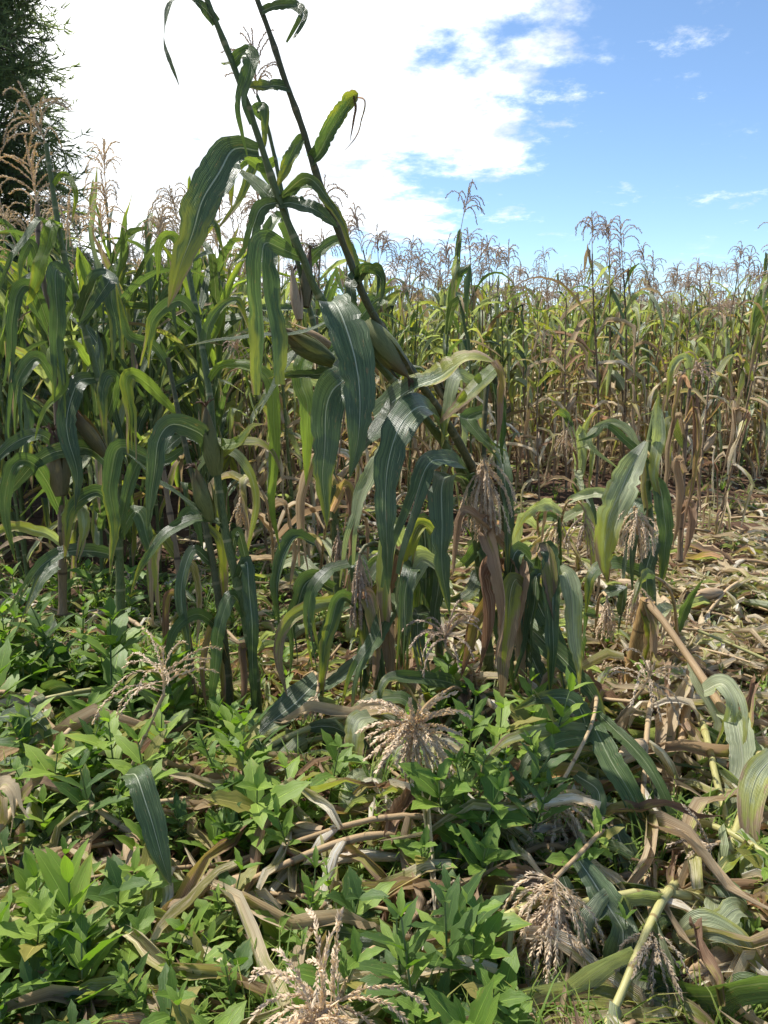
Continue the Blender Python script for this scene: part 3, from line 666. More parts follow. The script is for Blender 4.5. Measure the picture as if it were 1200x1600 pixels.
# --- the right of the two tall stalks
B, b = hplant(G(792, 1078), 'right of two tall maize stalks leaning up to the left, maroon ear near its middle')
hstalk(B, b, [(792, 1080, 2.76), (778, 900, 2.68), (756, 780, 2.55), (716, 690, 2.4), (652, 592, 2.24), (583, 492, 2.12), (556, 432, 2.08), (530, 362, 2.04), (505, 302, 2.0), (488, 252, 1.97), (470, 192, 1.95), (447, 131, 1.92), (425, 62, 1.9), (401, -3, 1.88), (372, -80, 1.86)], .020, .0055, 'stalkp', inter=.15)
HL = [
 ([(451, 137, 1.92), (428, 134, 1.9), (386, 136, 1.86)], 22, 'dark', dict(base=1, tip=9, twist=(.2, .2))),
 ([(488, 252, 1.97), (498, 240, 1.95), (516, 205, 1.94), (538, 170, 1.93), (553, 150, 1.93), (560, 146, 1.93)], 30, 'green', dict(slit=None, base=.8, tip=14, curl=.5)),
 ([(553, 150, 1.93), (556, 172, 1.92), (551, 200, 1.92), (547, 222, 1.92)], 9, 'brown', dict(curl=1.0)),
 ([(556, 152, 1.93), (570, 158, 1.93), (566, 185, 1.92), (556, 215, 1.92), (534, 240, 1.92)], 6, 'brown', dict(curl=1.2)),
 ([(476, 210, 1.96), (466, 226, 1.96), (452, 252, 1.96), (434, 292, 1.97)], 25, 'green', dict(base=.6, tip=5)),
 ([(409, 18, 1.88), (430, 10, 1.86), (458, 8, 1.84), (474, 20, 1.82), (464, 42, 1.82), (446, 64, 1.82)], 18, 'dark', dict(slit=(2, .6), base=.8, tip=6)),
 ([(560, 440, 2.08), (578, 424, 2.04), (594, 436, 2.02), (590, 458, 2.02), (574, 462, 2.02)], 38, 'dark', dict(curl=1.0, wave=.35)),
 ([(557, 425, 2.08), (548, 445, 2.04), (552, 470, 2.03), (560, 492, 2.04)], 24, 'dark', {}),
 ([(560, 500, 2.2), (580, 476, 2.2), (606, 452, 2.2), (628, 432, 2.2)], 36, 'green', dict(slit=(3, .3))),
 ([(585, 652, 2.2), (630, 616, 2.12), (680, 592, 2.05), (730, 562, 2.0), (774, 566, 1.98)], 62, 'dark', dict(base=.8, tip=6, fold=.3, nref=(-.1, -.75, .75), rag=.04, slit=None)),
 ([(772, 564, 1.98), (784, 590, 1.97), (780, 650, 1.97), (776, 700, 1.98)], 26, 'brown', dict(base=.9, curl=1.0)),
 ([(640, 600, 2.22), (600, 660, 2.1), (575, 690, 2.05), (540, 730, 2.03)], 40, 'dark', dict(base=.7)),
 ([(700, 690, 2.36), (668, 640, 2.12), (634, 650, 2.02), (612, 700, 1.97), (603, 800, 1.95), (607, 930, 1.97)], 66, 'dark', dict(base=.35, tip=2.2, fold=.2)),
 ([(738, 750, 2.5), (712, 722, 2.3), (678, 722, 2.12), (650, 770, 2.06), (620, 850, 2.04), (600, 938, 2.05)], 48, 'dark', dict(base=.6, tip=2.0)),
 ([(742, 790, 2.54), (722, 748, 2.35), (696, 752, 2.16), (689, 810, 2.1), (692, 890, 2.09), (704, 965, 2.1)], 58, 'dark', dict(base=.45, tip=2.4, rag=.1)),
 ([(774, 575, 2.3), (752, 596, 2.28), (716, 632, 2.26), (680, 668, 2.26)], 34, 'lime', dict(base=.8)),
 ([(745, 600, 2.32), (715, 588, 2.3), (700, 640, 2.28), (690, 700, 2.3)], 34, 'pale', {}),
 ([(760, 640, 2.45), (730, 655, 2.4), (760, 690, 2.36), (790, 715, 2.36)], 34, 'green', {}),
]
for pts, w, mt, kw in HL: hleaf(B, b, pts, w, mt, **kw)
ear_parts(B, P(572, 505, 2.12) - b, P(640, 592, 2.10) - P(572, 505, 2.12), .20, .029, 'husk', HR, m=16)

# --- the snapped plant beside it, its tassel hanging head down
C_, b = hplant(G(800, 1072), 'snapped maize plant bent over behind the dark leaves, its tan tassel hanging head down')
hstalk(C_, b, [(800, 1076, 2.84), (794, 920, 2.76), (786, 780, 2.62), (779, 660, 2.5), (773, 590, 2.44), (764, 580, 2.40), (758, 640, 2.38), (756, 715, 2.38)], .016, .006, 'stalkp', inter=.14)
htassel(C_, b, (756, 712, 2.38), (0.02, -.15, -1), 'tassel', axis_len=.16, nb=55, bl=.23, grav=14, spread=(12, 75))
HL = [
 ([(779, 690, 2.5), (788, 740, 2.42), (793, 800, 2.4), (793, 900, 2.42)], 32, 'dark', dict(base=.8, tip=2.4)),
 ([(774, 600, 2.44), (782, 660, 2.4), (776, 730, 2.4)], 30, 'green', dict(base=.9, curl=.9)),
 ([(790, 850, 2.55), (752, 818, 2.37), (722, 800, 2.29), (712, 850, 2.27), (706, 905, 2.29)], 34, 'rust', dict(curl=.7)),
 ([(790, 860, 2.55), (760, 830, 2.42), (776, 880, 2.32), (790, 950, 2.31), (772, 1050, 2.33)], 44, 'rust', dict(curl=.6, twist=(0, .6, 1.8))),
 ([(792, 900, 2.57), (768, 880, 2.42), (752, 900, 2.33), (764, 980, 2.33), (748, 1060, 2.37)], 46, 'rust', dict(curl=.7, twist=(0, -.6, 1.4))),
 ([(792, 880, 2.57), (810, 890, 2.47), (806, 960, 2.42), (790, 1040, 2.43)], 44, 'rust', dict(curl=.8)),
 ([(796, 930, 2.62), (770, 940, 2.47), (740, 980, 2.37), (720, 1060, 2.39)], 46, 'rust', dict(curl=.5)),
 ([(792, 910, 2.7), (780, 930, 2.6), (735, 1000, 2.56), (700, 1080, 2.6)], 36, 'turn', dict(curl=.5)),
 ([(790, 900, 2.74), (822, 905, 2.66), (850, 960, 2.6), (880, 1030, 2.56), (905, 1110, 2.5)], 44, 'dark', dict(fold=.3)),
 ([(792, 960, 2.75), (836, 990, 2.6), (880, 1030, 2.5), (925, 1085, 2.42), (952, 1150, 2.36)], 56, 'green', dict(fold=.3, nref=(-.3, -.6, .8))),
 ([(796, 1000, 2.78), (822, 1010, 2.66), (850, 1070, 2.56), (872, 1120, 2.5)], 42, 'dark', dict(fold=.3, nref=(-.3, -.6, .8))),
 ([(790, 880, 2.72), (760, 885, 2.7), (730, 930, 2.6), (690, 940, 2.56)], 40, 'dark', {}),
]
for pts, w, mt, kw in HL: hleaf(C_, b, pts, w, mt, **kw)

# --- leaf curtain below: second snapped plant with a dark tassel
D_, b = hplant(G(690, 1082), 'bowed maize plant under the big dark leaves, dark purple tassel hanging at its tip')
hstalk(D_, b, [(690, 1086, 2.74), (682, 980, 2.7), (655, 900, 2.6), (610, 855, 2.5), (575, 850, 2.46), (562, 866, 2.44)], .016, .006, 'stalkp')
htassel(D_, b, (562, 862, 2.44), (-.02, -.1, -1), 'tasselp', axis_len=.16, nb=30, bl=.22, grav=16, spread=(8, 50))
HL = [
 ([(600, 700, 2.52), (575, 750, 2.5), (552, 820, 2.48), (538, 900, 2.5)], 36, 'pale', dict(base=.7, fold=.3)),
 ([(545, 880, 2.46), (512, 892, 2.4), (487, 925, 2.36), (485, 985, 2.35), (500, 1050, 2.36)], 29, 'green', dict(base=.6, nref=(.3, -1, .6))),
 ([(560, 940, 2.5), (500, 944, 2.42), (448, 972, 2.35), (434, 1020, 2.32), (449, 1090, 2.34)], 33, 'pale', dict(base=.6, nref=(.2, -1, .7))),
 ([(640, 900, 2.6), (612, 950, 2.45), (578, 1010, 2.38), (550, 1060, 2.34), (540, 1118, 2.34)], 42, 'green', dict(fold=.25, base=.5)),
 ([(655, 905, 2.6), (640, 890, 2.4), (632, 960, 2.36), (630, 1070, 2.38)], 38, 'dark', dict(base=.7)),
 ([(690, 960, 2.68), (655, 960, 2.5), (655, 1010, 2.42), (668, 1070, 2.4)], 36, 'dark', {}),
 ([(735, 1080, 2.5), (680, 1062, 2.36), (615, 1058, 2.28), (594, 1080, 2.24), (598, 1116, 2.24)], 38, 'green', dict(nref=(0, -.7, .8))),
 ([(660, 900, 2.6), (690, 870, 2.6), (680, 960, 2.55), (700, 1030, 2.55)], 34, 'dark', {}),
 ([(610, 860, 2.55), (560, 930, 2.5), (520, 960, 2.5), (480, 1040, 2.52)], 30, 'dark', {}),
 ([(600, 880, 2.6), (590, 960, 2.55), (575, 1040, 2.55), (560, 1120, 2.5)], 30, 'dark', {}),
 ([(620, 1000, 2.6), (560, 1040, 2.5), (500, 1080, 2.45), (430, 1130, 2.4)], 44, 'dark', dict(nref=(0, -.5, .9))),
]
for pts, w, mt, kw in HL: hleaf(D_, b, pts, w, mt, **kw)

for k in range(26):                                  # the skirt of hanging and broken blades round the foot of the clump
    px, py, d = HR.choice([HR.uniform(490, 735), HR.uniform(490, 735), HR.uniform(815, 870)]), HR.uniform(820, 960), HR.uniform(2.42, 2.78); ln = HR.uniform(110, 210); sx = HR.choice([-1, 1]) * HR.uniform(15, 70)
    hleaf(C_ if px > 700 else D_, np.array((C_ if px > 700 else D_).location), [(px, py, d), (px + sx * .6, py - HR.uniform(5, 30), d - .06), (px + sx, py + ln * .45, d - .1), (px + sx * HR.uniform(.6, 1.4), py + ln, d - .08)], HR.uniform(30, 50),
          HR.choice(['dark', 'dark', 'green', 'brown', 'dark', 'pale', 'turn']), curl=HR.uniform(0, .7))
# --- clump left of centre: stalks with dark bases
def clump(bpx, label, stalk, r0, smat, leaves, ears=(), tassel=None, name='maize_plant', cat='maize plant', r1=.008):
    root, b = hplant(G(*bpx), label, name, cat)
    hstalk(root, b, stalk, r0, r1, smat)
    for pts, w, mt, kw in leaves: hleaf(root, b, pts, w, mt, **kw)
    for (q0, q1, L, R_, mt) in ears: ear_parts(root, P(*q0) - b, P(*q1) - P(*q0), L, R_, mt, HR, m=14)
    if tassel: htassel(root, b, **tassel)
    return root
clump((404, 1128), 'green stalked maize plant left of centre with a fat green ear under an arched leaf',
 [(404, 1132, 2.5), (392, 1010, 2.46), (368, 900, 2.42), (350, 820, 2.4), (338, 730, 2.4), (325, 600, 2.42), (305, 480, 2.46), (285, 380, 2.5)], .0175, 'stalk',
 [([(340, 742, 2.4), (322, 690, 2.34), (300, 672, 2.3), (268, 664, 2.26), (246, 690, 2.23), (240, 750, 2.22), (230, 832, 2.22)], 46, 'dark', dict(base=.4, tip=2.6)),
  ([(350, 826, 2.4), (318, 800, 2.34), (270, 768, 2.3), (196, 706, 2.28)], 22, 'dark', dict(twist=(.8, .8, .8), tip=2.2)),
  ([(346, 815, 2.4), (300, 812, 2.32), (258, 836, 2.27), (224, 878, 2.24), (204, 930, 2.24)], 27, 'green', dict(nref=(0, -.8, .8))),
  ([(333, 690, 2.38), (366, 694, 2.33), (392, 668, 2.3), (414, 662, 2.28)], 28, 'lime', {}),
  ([(336, 720, 2.4), (375, 690, 2.36), (420, 700, 2.33), (440, 740, 2.33)], 22, 'turn', {}),
  ([(322, 600, 2.42), (350, 570, 2.4), (420, 590, 2.36), (428, 680, 2.34), (424, 780, 2.34), (438, 862, 2.35)], 30, 'lime', dict(base=.3, tip=2.4)),
  ([(372, 905, 2.42), (386, 880, 2.36), (392, 960, 2.34), (396, 1050, 2.36), (398, 1120, 2.4)], 30, 'dark', dict(base=.8)),
  ([(385, 960, 2.44), (362, 930, 2.4), (344, 980, 2.36), (334, 1060, 2.36), (328, 1136, 2.38)], 30, 'green', dict(base=.8)),
  ([(360, 870, 2.42), (372, 830, 2.4), (390, 900, 2.44), (402, 960, 2.46)], 22, 'dark', {}),
  ([(398, 1070, 2.5), (378, 1010, 2.45), (380, 1080, 2.43), (372, 1140, 2.45)], 26, 'brown', dict(curl=.8)),
  ([(310, 500, 2.45), (280, 470, 2.42), (240, 500, 2.4), (225, 580, 2.4)], 30, 'green', {}),
  ([(318, 560, 2.44), (330, 500, 2.42), (370, 470, 2.4), (392, 520, 2.4)], 28, 'green', {}),
  ([(293, 410, 2.5), (270, 370, 2.5), (250, 380, 2.48), (246, 440, 2.48)], 22, 'lime', {}),
  ([(290, 400, 2.5), (310, 350, 2.5), (335, 350, 2.48), (350, 400, 2.48)], 20, 'green', {})],
 ears=[((338, 742, 2.38), (322, 640, 2.34), .22, .026, 'husk'), ((330, 812, 2.36), (306, 730, 2.32), .17, .024, 'husk')])
clump((362, 1120), 'thin leaning maize stalk beside the green stalked plant, its leaves brown at the base',
 [(362, 1124, 2.55), (350, 1000, 2.52), (336, 900, 2.5), (316, 800, 2.5), (290, 700, 2.52), (262, 560, 2.56)], .015, 'stalkp',
 [([(330, 880, 2.5), (300, 860, 2.46), (284, 920, 2.44), (292, 1000, 2.45), (300, 1080, 2.46)], 28, 'dark', {}),
  ([(350, 990, 2.52), (310, 960, 2.46), (270, 990, 2.42), (262, 1060, 2.42)], 26, 'green', {}),
  ([(320, 820, 2.5), (345, 850, 2.5), (350, 930, 2.52), (338, 1010, 2.54)], 22, 'turn', {}),
  ([(350, 1000, 2.52), (335, 970, 2.5), (318, 1030, 2.48), (322, 1110, 2.5)], 24, 'brown', dict(curl=.9)),
  ([(356, 1050, 2.54), (340, 1010, 2.5), (348, 1080, 2.47), (340, 1130, 2.48)], 24, 'brown', dict(curl=.9)),
  ([(280, 650, 2.54), (230, 600, 2.5), (200, 590, 2.46), (206, 660, 2.44), (212, 730, 2.45)], 30, 'lime', dict(base=.3)),
  ([(300, 740, 2.52), (340, 700, 2.5), (380, 720, 2.48), (400, 780, 2.48), (378, 900, 2.5)], 20, 'pale', {}),
  ([(290, 700, 2.52), (250, 720, 2.48), (190, 700, 2.44), (172, 740, 2.42), (178, 820, 2.42), (172, 900, 2.44)], 38, 'green', dict(base=.3, tip=2.4)),
  ([(266, 580, 2.56), (240, 540, 2.54), (200, 520, 2.5), (180, 440, 2.5)], 24, 'green', {})], r1=.007)
clump((300, 1080), 'short maize plant with hanging dried leaves left of the green stalked clump',
 [(300, 1084, 2.6), (292, 980, 2.58), (278, 880, 2.58), (262, 780, 2.6), (250, 700, 2.62)], .014, 'stalkb',
 [([(290, 960, 2.58), (268, 930, 2.54), (262, 990, 2.52), (270, 1060, 2.53)], 26, 'brown', dict(curl=.9)),
  ([(285, 920, 2.58), (300, 880, 2.56), (312, 940, 2.55), (306, 1010, 2.56)], 26, 'dry', dict(curl=.9)),
  ([(276, 870, 2.58), (250, 840, 2.55), (240, 900, 2.53), (246, 980, 2.54)], 28, 'turn', {}),
  ([(270, 830, 2.6), (300, 800, 2.58), (318, 860, 2.57)], 26, 'green', {}),
  ([(256, 740, 2.62), (220, 720, 2.58), (196, 780, 2.56), (186, 860, 2.56)], 30, 'green', {}),
  ([(252, 710, 2.62), (290, 680, 2.6), (320, 700, 2.58)], 26, 'dark', {})], r1=.008)
# --- left edge plants
clump((110, 985), 'tall maize plant whose feathery tan tassel droops in front of the conifer',
 [(190, 985, 2.85), (185, 850, 2.82), (172, 700, 2.8), (150, 580, 2.78), (122, 480, 2.76), (98, 390, 2.74), (80, 280, 2.72), (72, 225, 2.72)], .017, 'stalk',
 [([(100, 400, 2.74), (70, 352, 2.68), (55, 348, 2.62), (22, 400, 2.56), (-10, 470, 2.54)], 20, 'green', {}),
  ([(93, 360, 2.74), (84, 350, 2.68), (68, 400, 2.64), (50, 460, 2.62), (40, 478, 2.62)], 30, 'lime', dict(base=.6, tip=4)),
  ([(118, 470, 2.76), (90, 420, 2.66), (88, 470, 2.6), (90, 560, 2.58), (92, 640, 2.6)], 38, 'green', dict(base=.6, tip=2.6)),
  ([(126, 500, 2.76), (150, 440, 2.66), (170, 438, 2.6), (150, 470, 2.56), (120, 512, 2.54)], 42, 'dark', dict(base=.8)),
  ([(128, 505, 2.76), (168, 440, 2.7), (176, 470, 2.66), (184, 540, 2.65), (182, 580, 2.66)], 30, 'green', dict(base=.7, tip=4)),
  ([(140, 570, 2.78), (116, 540, 2.7), (84, 550, 2.62), (100, 600, 2.58), (70, 640, 2.56), (54, 690, 2.56)], 30, 'lime', dict(base=.5)),
  ([(150, 590, 2.78), (120, 600, 2.7), (105, 660, 2.64), (120, 740, 2.62), (118, 800, 2.62)], 44, 'dark', dict(base=.5)),
  ([(165, 660, 2.8), (180, 600, 2.72), (166, 590, 2.66), (160, 640, 2.62), (168, 700, 2.62)], 30, 'green', {}),
  ([(82, 290, 2.72), (100, 272, 2.7), (118, 300, 2.68), (112, 350, 2.68)], 14, 'lime', {}),
  ([(182, 800, 2.82), (150, 770, 2.72), (110, 800, 2.64), (100, 880, 2.62)], 36, 'green', {}),
  ([(184, 840, 2.82), (214, 800, 2.78), (235, 860, 2.74), (240, 930, 2.74)], 34, 'green', {}),
  ([(176, 730, 2.8), (130, 700, 2.7), (60, 720, 2.6), (-10, 800, 2.55)], 36, 'dark', {}),
  ([(186, 870, 2.84), (130, 860, 2.7), (70, 880, 2.6), (10, 960, 2.56)], 36, 'dark', {})],
 ears=[((165, 712, 2.74), (112, 636, 2.68), .22, .022, 'huskm')],
 tassel=dict(q=(72, 224, 2.72), d0=(-.35, -.1, 1), axis_len=.20, nb=16, bl=.22, grav=12, mat='tasselg', wid=.0036, spread=(30, 85)))
clump((95, 960), 'maize plant at the left edge with a dark maroon ear standing upright on its stalk',
 [(98, 960, 2.78), (97, 840, 2.74), (93, 740, 2.72), (88, 620, 2.7), (78, 500, 2.72), (62, 400, 2.74), (58, 320, 2.76)], .015, 'stalkb',
 [([(88, 600, 2.7), (60, 560, 2.62), (30, 590, 2.56), (22, 640, 2.55), (26, 690, 2.56)], 34, 'green', dict(base=.6)),
  ([(80, 520, 2.72), (50, 450, 2.64), (24, 466, 2.58), (18, 540, 2.56), (8, 625, 2.56)], 28, 'green', dict(base=.6, tip=2.6)),
  ([(92, 700, 2.7), (60, 680, 2.6), (10, 700, 2.5), (-40, 760, 2.46)], 32, 'dark', {}),
  ([(95, 800, 2.73), (60, 730, 2.6), (20, 728, 2.52), (8, 800, 2.5), (24, 880, 2.5)], 34, 'green', {}),
  ([(96, 850, 2.75), (60, 830, 2.62), (0, 830, 2.5), (-60, 900, 2.45)], 30, 'pale', {}),
  ([(97, 880, 2.76), (70, 900, 2.7), (40, 960, 2.6)], 30, 'dark', {}),
  ([(96, 820, 2.74), (120, 790, 2.7), (132, 820, 2.66), (120, 880, 2.66)], 30, 'pale', {}),
  ([(64, 430, 2.74), (50, 380, 2.72), (36, 400, 2.7), (28, 450, 2.7)], 20, 'green', {})],
 ears=[((96, 775, 2.68), (82, 665, 2.68), .24, .031, 'huskm')],
 tassel=dict(q=(58, 318, 2.76), d0=(-.1, 0, 1), axis_len=.22, nb=12, bl=.2, grav=8, mat='tassel', spread=(20, 50)))
# --- upright plant behind the leaning pair
clump((520, 960), 'pale green maize plant standing upright behind the two tall leaning stalks',
 [(530, 955, 3.3), (520, 760, 3.22), (500, 560, 3.14), (470, 430, 3.08), (447, 330, 3.02), (428, 240, 3.0), (412, 175, 2.98), (402, 150, 2.98)], .019, 'stalk',
 [([(416, 190, 2.98), (400, 172, 2.94), (412, 170, 2.9), (414, 210, 2.9), (412, 240, 2.9)], 22, 'green', dict(base=.8)),
  ([(430, 250, 3.0), (410, 262, 2.96), (384, 250, 2.92), (362, 280, 2.9), (362, 330, 2.9)], 26, 'lime', {}),
  ([(446, 320, 3.02), (416, 270, 2.98), (400, 250, 2.95), (376, 310, 2.94), (330, 370, 2.93)], 24, 'green', {}),
  ([(446, 320, 3.02), (470, 290, 3.0), (500, 300, 2.98), (520, 350, 2.97)], 20, 'green', {}),
  ([(462, 400, 3.06), (440, 340, 3.0), (420, 360, 2.96), (380, 440, 2.95)], 30, 'green', {}),
  ([(470, 430, 3.08), (500, 390, 3.04), (540, 380, 3.0), (570, 440, 3.0)], 28, 'green', {}),
  ([(490, 520, 3.12), (470, 590, 3.0), (480, 640, 2.96), (478, 760, 2.96)], 46, 'lime', dict(base=.5)),
  ([(500, 560, 3.14), (540, 540, 3.1), (590, 600, 3.06)], 36, 'green', {}),
  ([(505, 600, 3.14), (450, 580, 3.05), (400, 640, 3.0)], 36, 'pale', {}),
  ([(520, 760, 3.2), (490, 720, 3.14), (470, 800, 3.12), (476, 900, 3.14)], 34, 'dry', dict(curl=.8)),
  ([(520, 800, 3.2), (545, 760, 3.16), (552, 850, 3.14), (540, 930, 3.16)], 34, 'brown', dict(curl=.8))],
 ears=[((478, 480, 3.02), (484, 400, 3.02), .24, .021, 'huskm'), ((468, 500, 3.0), (456, 410, 3.0), .20, .019, 'huskd')],
 tassel=dict(q=(402, 152, 2.98), d0=(-.05, 0, 1), axis_len=.24, nb=15, bl=.19, grav=10, mat='tasselp', spread=(15, 45)), r1=.006)

# --- right hand broken plants
Hh, b = hplant(G(1018, 985), 'broken maize plant at right with one broad pale green leaf hanging beside a tan tassel')
hstalk(Hh, b, [(1018, 988, 3.1), (1016, 900, 3.08), (1014, 800, 3.06), (1010, 720, 3.06), (1024, 640, 3.06), (1030, 622, 3.06)], .024, .009, 'stalk')
HL = [
 ([(1024, 700, 3.03), (1026, 670, 3.0), (1027, 640, 3.0), (1029, 608, 3.0)], 20, 'pale', dict(base=.8)),
 ([(1010, 690, 3.0), (994, 718, 2.98), (972, 760, 2.95), (953, 810, 2.93), (944, 860, 2.93), (950, 912, 2.94)], 66, 'pale', dict(base=.15, tip=3.0, fold=.35, rag=.05, slit=None, nref=(-.3, -1, .5))),
 ([(1012, 725, 3.05), (990, 700, 3.05), (950, 665, 3.06), (930, 680, 3.07), (900, 690, 3.08)], 18, 'green', {}),
 ([(1012, 730, 3.05), (980, 672, 3.1), (950, 660, 3.12), (920, 690, 3.12), (975, 740, 3.1)], 18, 'pale', {}),
 ([(1028, 640, 3.05), (1030, 680, 3.02), (1022, 740, 3.0), (1034, 800, 3.0)], 26, 'pale', {}),
 ([(1016, 720, 3.05), (1005, 710, 3.0), (1004, 760, 2.98), (1010, 830, 2.98), (1000, 860, 3.0)], 20, 'dry', dict(curl=.9)),
 ([(1014, 760, 3.06), (1030, 760, 3.0), (1040, 840, 2.98), (1030, 930, 2.98)], 36, 'green', {}),
 ([(1016, 800, 3.06), (1000, 790, 3.0), (985, 850, 2.97), (980, 920, 2.97)], 36, 'dark', {}),
 ([(1016, 860, 3.07), (1020, 850, 3.0), (1010, 900, 2.98), (1020, 980, 3.0)], 34, 'dark', {}),
 ([(1016, 900, 3.07), (960, 880, 2.98), (925, 900, 2.94), (915, 960, 2.94)], 36, 'green', {}),
]
for pts, w, mt, kw in HL: hleaf(Hh, b, pts, w, mt, **kw)
htassel(Hh, b, (992, 790, 2.94), (0.05, -.3, -.6), 'tassel', axis_len=.12, nb=30, bl=.20, grav=20, spread=(30, 110))
hstalk(Hh, b, [(1018, 960, 3.08), (1004, 880, 3.0), (994, 820, 2.96), (992, 792, 2.94)], .008, .006, 'stalkd')

St, b = hplant(G(984, 1072), 'thick yellow brown maize stub snapped at knee height, dry stem folded to the right')
hstalk(St, b, [(984, 1076, 2.76), (992, 1020, 2.72), (1004, 965, 2.68), (1012, 938, 2.66)], .027, .022, 'stub', inter=.12)
hstalk(St, b, [(1010, 940, 2.66), (1030, 962, 2.6), (1078, 1030, 2.46), (1130, 1110, 2.28), (1168, 1180, 2.15), (1210, 1262, 2.02)], .0125, .011, 'stalkd', inter=.42)
HL = [
 ([(1012, 940, 2.65), (1022, 980, 2.62), (1018, 1040, 2.63), (1006, 1075, 2.68)], 28, 'dry', dict(curl=.9, base=.9)),
 ([(1006, 950, 2.66), (1016, 990, 2.64), (1000, 1060, 2.66)], 26, 'turn', dict(curl=.8)),
 ([(1130, 1112, 2.28), (1150, 1130, 2.2), (1160, 1190, 2.12), (1140, 1260, 2.06), (1135, 1310, 2.06)], 50, 'pale', dict(base=.7)),
 ([(1140, 1125, 2.26), (1180, 1180, 2.15), (1210, 1240, 2.05), (1220, 1330, 2.0)], 42, 'pale', {}),
 ([(1078, 1030, 2.46), (1092, 1070, 2.4), (1120, 1120, 2.34), (1110, 1180, 2.32)], 26, 'pale', {}),
]
for pts, w, mt, kw in HL: hleaf(St, b, pts, w, mt, **kw)

# a bowed or lying plant whose tip carries a tassel at a given design point
def bowed(label, base, mids, tip, tdir, tk, r=.008, smat='stalkd', leaves=(), auto=0, lm=None, LL=(.4, .6), WW=(.06, .085), tmat='tassel', lf=(.2, .9), ears=0):
    root, b = hplant(G(*base), label, 'bowed_maize_plant', 'maize plant')
    pts = [G(*base) - b] + [P(*q) - b for q in mids] + [P(*tip) - b]
    path = spline(pts, 30)
    gl = lambda x, y: float(gz(x + b[0], y + b[1])) - b[2]
    if auto: maize(root, path, HR, r0=r, r1=.005, smat=smat, leaves=auto, lf=lf, lm=lm or (lambda f, q: q.choice(['green', 'dark', 'pale'])), LL=LL, WW=WW, ground=gl, n=16, m=6, ears=ears, tassel=None)
    else: stalk_mb(path, r * .75, .0045, rng=HR, m=10).build('stalk', M[smat], root)
    for p_, w, mt, kw in leaves: hleaf(root, b, p_, w, mt, **kw)
    k = dict(axis_len=.10, nb=18, bl=.15, grav=9, dens=440, size=.0105, wid=.0042, stem=.01, n=11, spread=(15, 65)); k.update(tk)
    tassel_mb(path[-1], tdir, rng=HR, **k).build('tassel', M[tmat], root, smooth=False)
    return root
lmg = lambda f, q: q.choice(['green', 'dark', 'dark', 'pale'])
lmp = lambda f, q: q.choice(['pale', 'pale', 'green', 'dry'])
lmd = lambda f, q: q.choice(['dry', 'brown', 'dry', 'pale'])
bowed('bowed maize plant in the centre foreground, tan tassel fanned out like a star', (735, 1105), [(715, 1075, 2.4), (690, 1085, 2.2), (668, 1100, 2.05)], (650, 1125, 1.95), (-.05, -.9, -.1),
      dict(axis_len=.09, nb=56, bl=.165, grav=5, spread=(35, 125), dens=420, wid=.0062, size=.012), leaves=[([(580, 1120, 2.15), (560, 1128, 2.1), (553, 1170, 2.06), (562, 1240, 2.06)], 42, 'pale', dict(base=.7)), ([(664, 1180, 2.12), (672, 1230, 2.02), (690, 1310, 1.95), (712, 1400, 1.92)], 44, 'dark', dict(base=.5)),
      ([(640, 1150, 2.2), (600, 1200, 2.1), (570, 1240, 2.04), (540, 1310, 2.0)], 46, 'pale', dict(nref=(0, -.5, .9))), ([(650, 1110, 2.3), (620, 1090, 2.3), (560, 1110, 2.28), (520, 1190, 2.2)], 40, 'green', dict(nref=(0, -.5, .9)))])
bowed('bowed maize plant with a drooping tan tassel right of the star shaped tassel', (900, 1170), [(930, 1090, 2.3), (925, 1130, 2.05), (896, 1190, 1.9)], (872, 1232, 1.84), (-.15, -.3, -.8),
      dict(axis_len=.12, nb=52, bl=.23, grav=14, spread=(20, 110), dens=440), tmat='tassel', leaves=[
      ([(935, 1140, 2.1), (880, 1140, 2.05), (810, 1150, 2.0), (770, 1180, 1.96), (735, 1225, 1.94)], 30, 'pale', dict(nref=(-.2, -.6, .8))), ([(935, 1150, 2.05), (880, 1158, 1.98), (830, 1185, 1.93), (808, 1240, 1.9), (796, 1300, 1.9)], 33, 'green', dict(nref=(-.5, -.7, .6))),
      ([(925, 1130, 2.05), (950, 1180, 1.96), (990, 1250, 1.88), (1030, 1362, 1.82)], 46, 'green', dict(base=.6, nref=(-.2, -.8, .6))), ([(930, 1110, 2.15), (1000, 1180, 2.0), (1036, 1240, 1.92), (1086, 1352, 1.86)], 26, 'green', dict(nref=(-.2, -.8, .6))),
      ([(900, 1210, 1.9), (935, 1240, 1.82), (930, 1310, 1.78), (900, 1370, 1.78)], 30, 'dark', {}), ([(920, 1150, 2.1), (900, 1100, 2.1), (850, 1090, 2.1), (800, 1110, 2.1)], 36, 'dark', dict(nref=(-.2, -.6, .8)))])
bowed('fallen maize plant near the right foreground with the densest grey tan tassel hanging over litter', (960, 1300), [(940, 1300, 1.75), (910, 1330, 1.66)], (868, 1372, 1.58), (-.1, -.35, -.55),
      dict(axis_len=.16, nb=95, bl=.26, grav=20, spread=(15, 125), dens=400, wid=.0036, size=.012), tmat='tassel', leaves=[
      ([(905, 1345, 1.66), (960, 1430, 1.56), (972, 1470, 1.5), (962, 1550, 1.47), (950, 1640, 1.46)], 66, 'dark', dict(base=.5, tip=5, nref=(.2, -1, .5))), ([(880, 1370, 1.62), (905, 1450, 1.55), (885, 1540, 1.5), (865, 1630, 1.47)], 28, 'dark', {}),
      ([(960, 1290, 1.8), (1000, 1400, 1.72), (960, 1450, 1.66), (900, 1490, 1.62)], 50, 'dark', dict(nref=(0, -.3, 1)))])
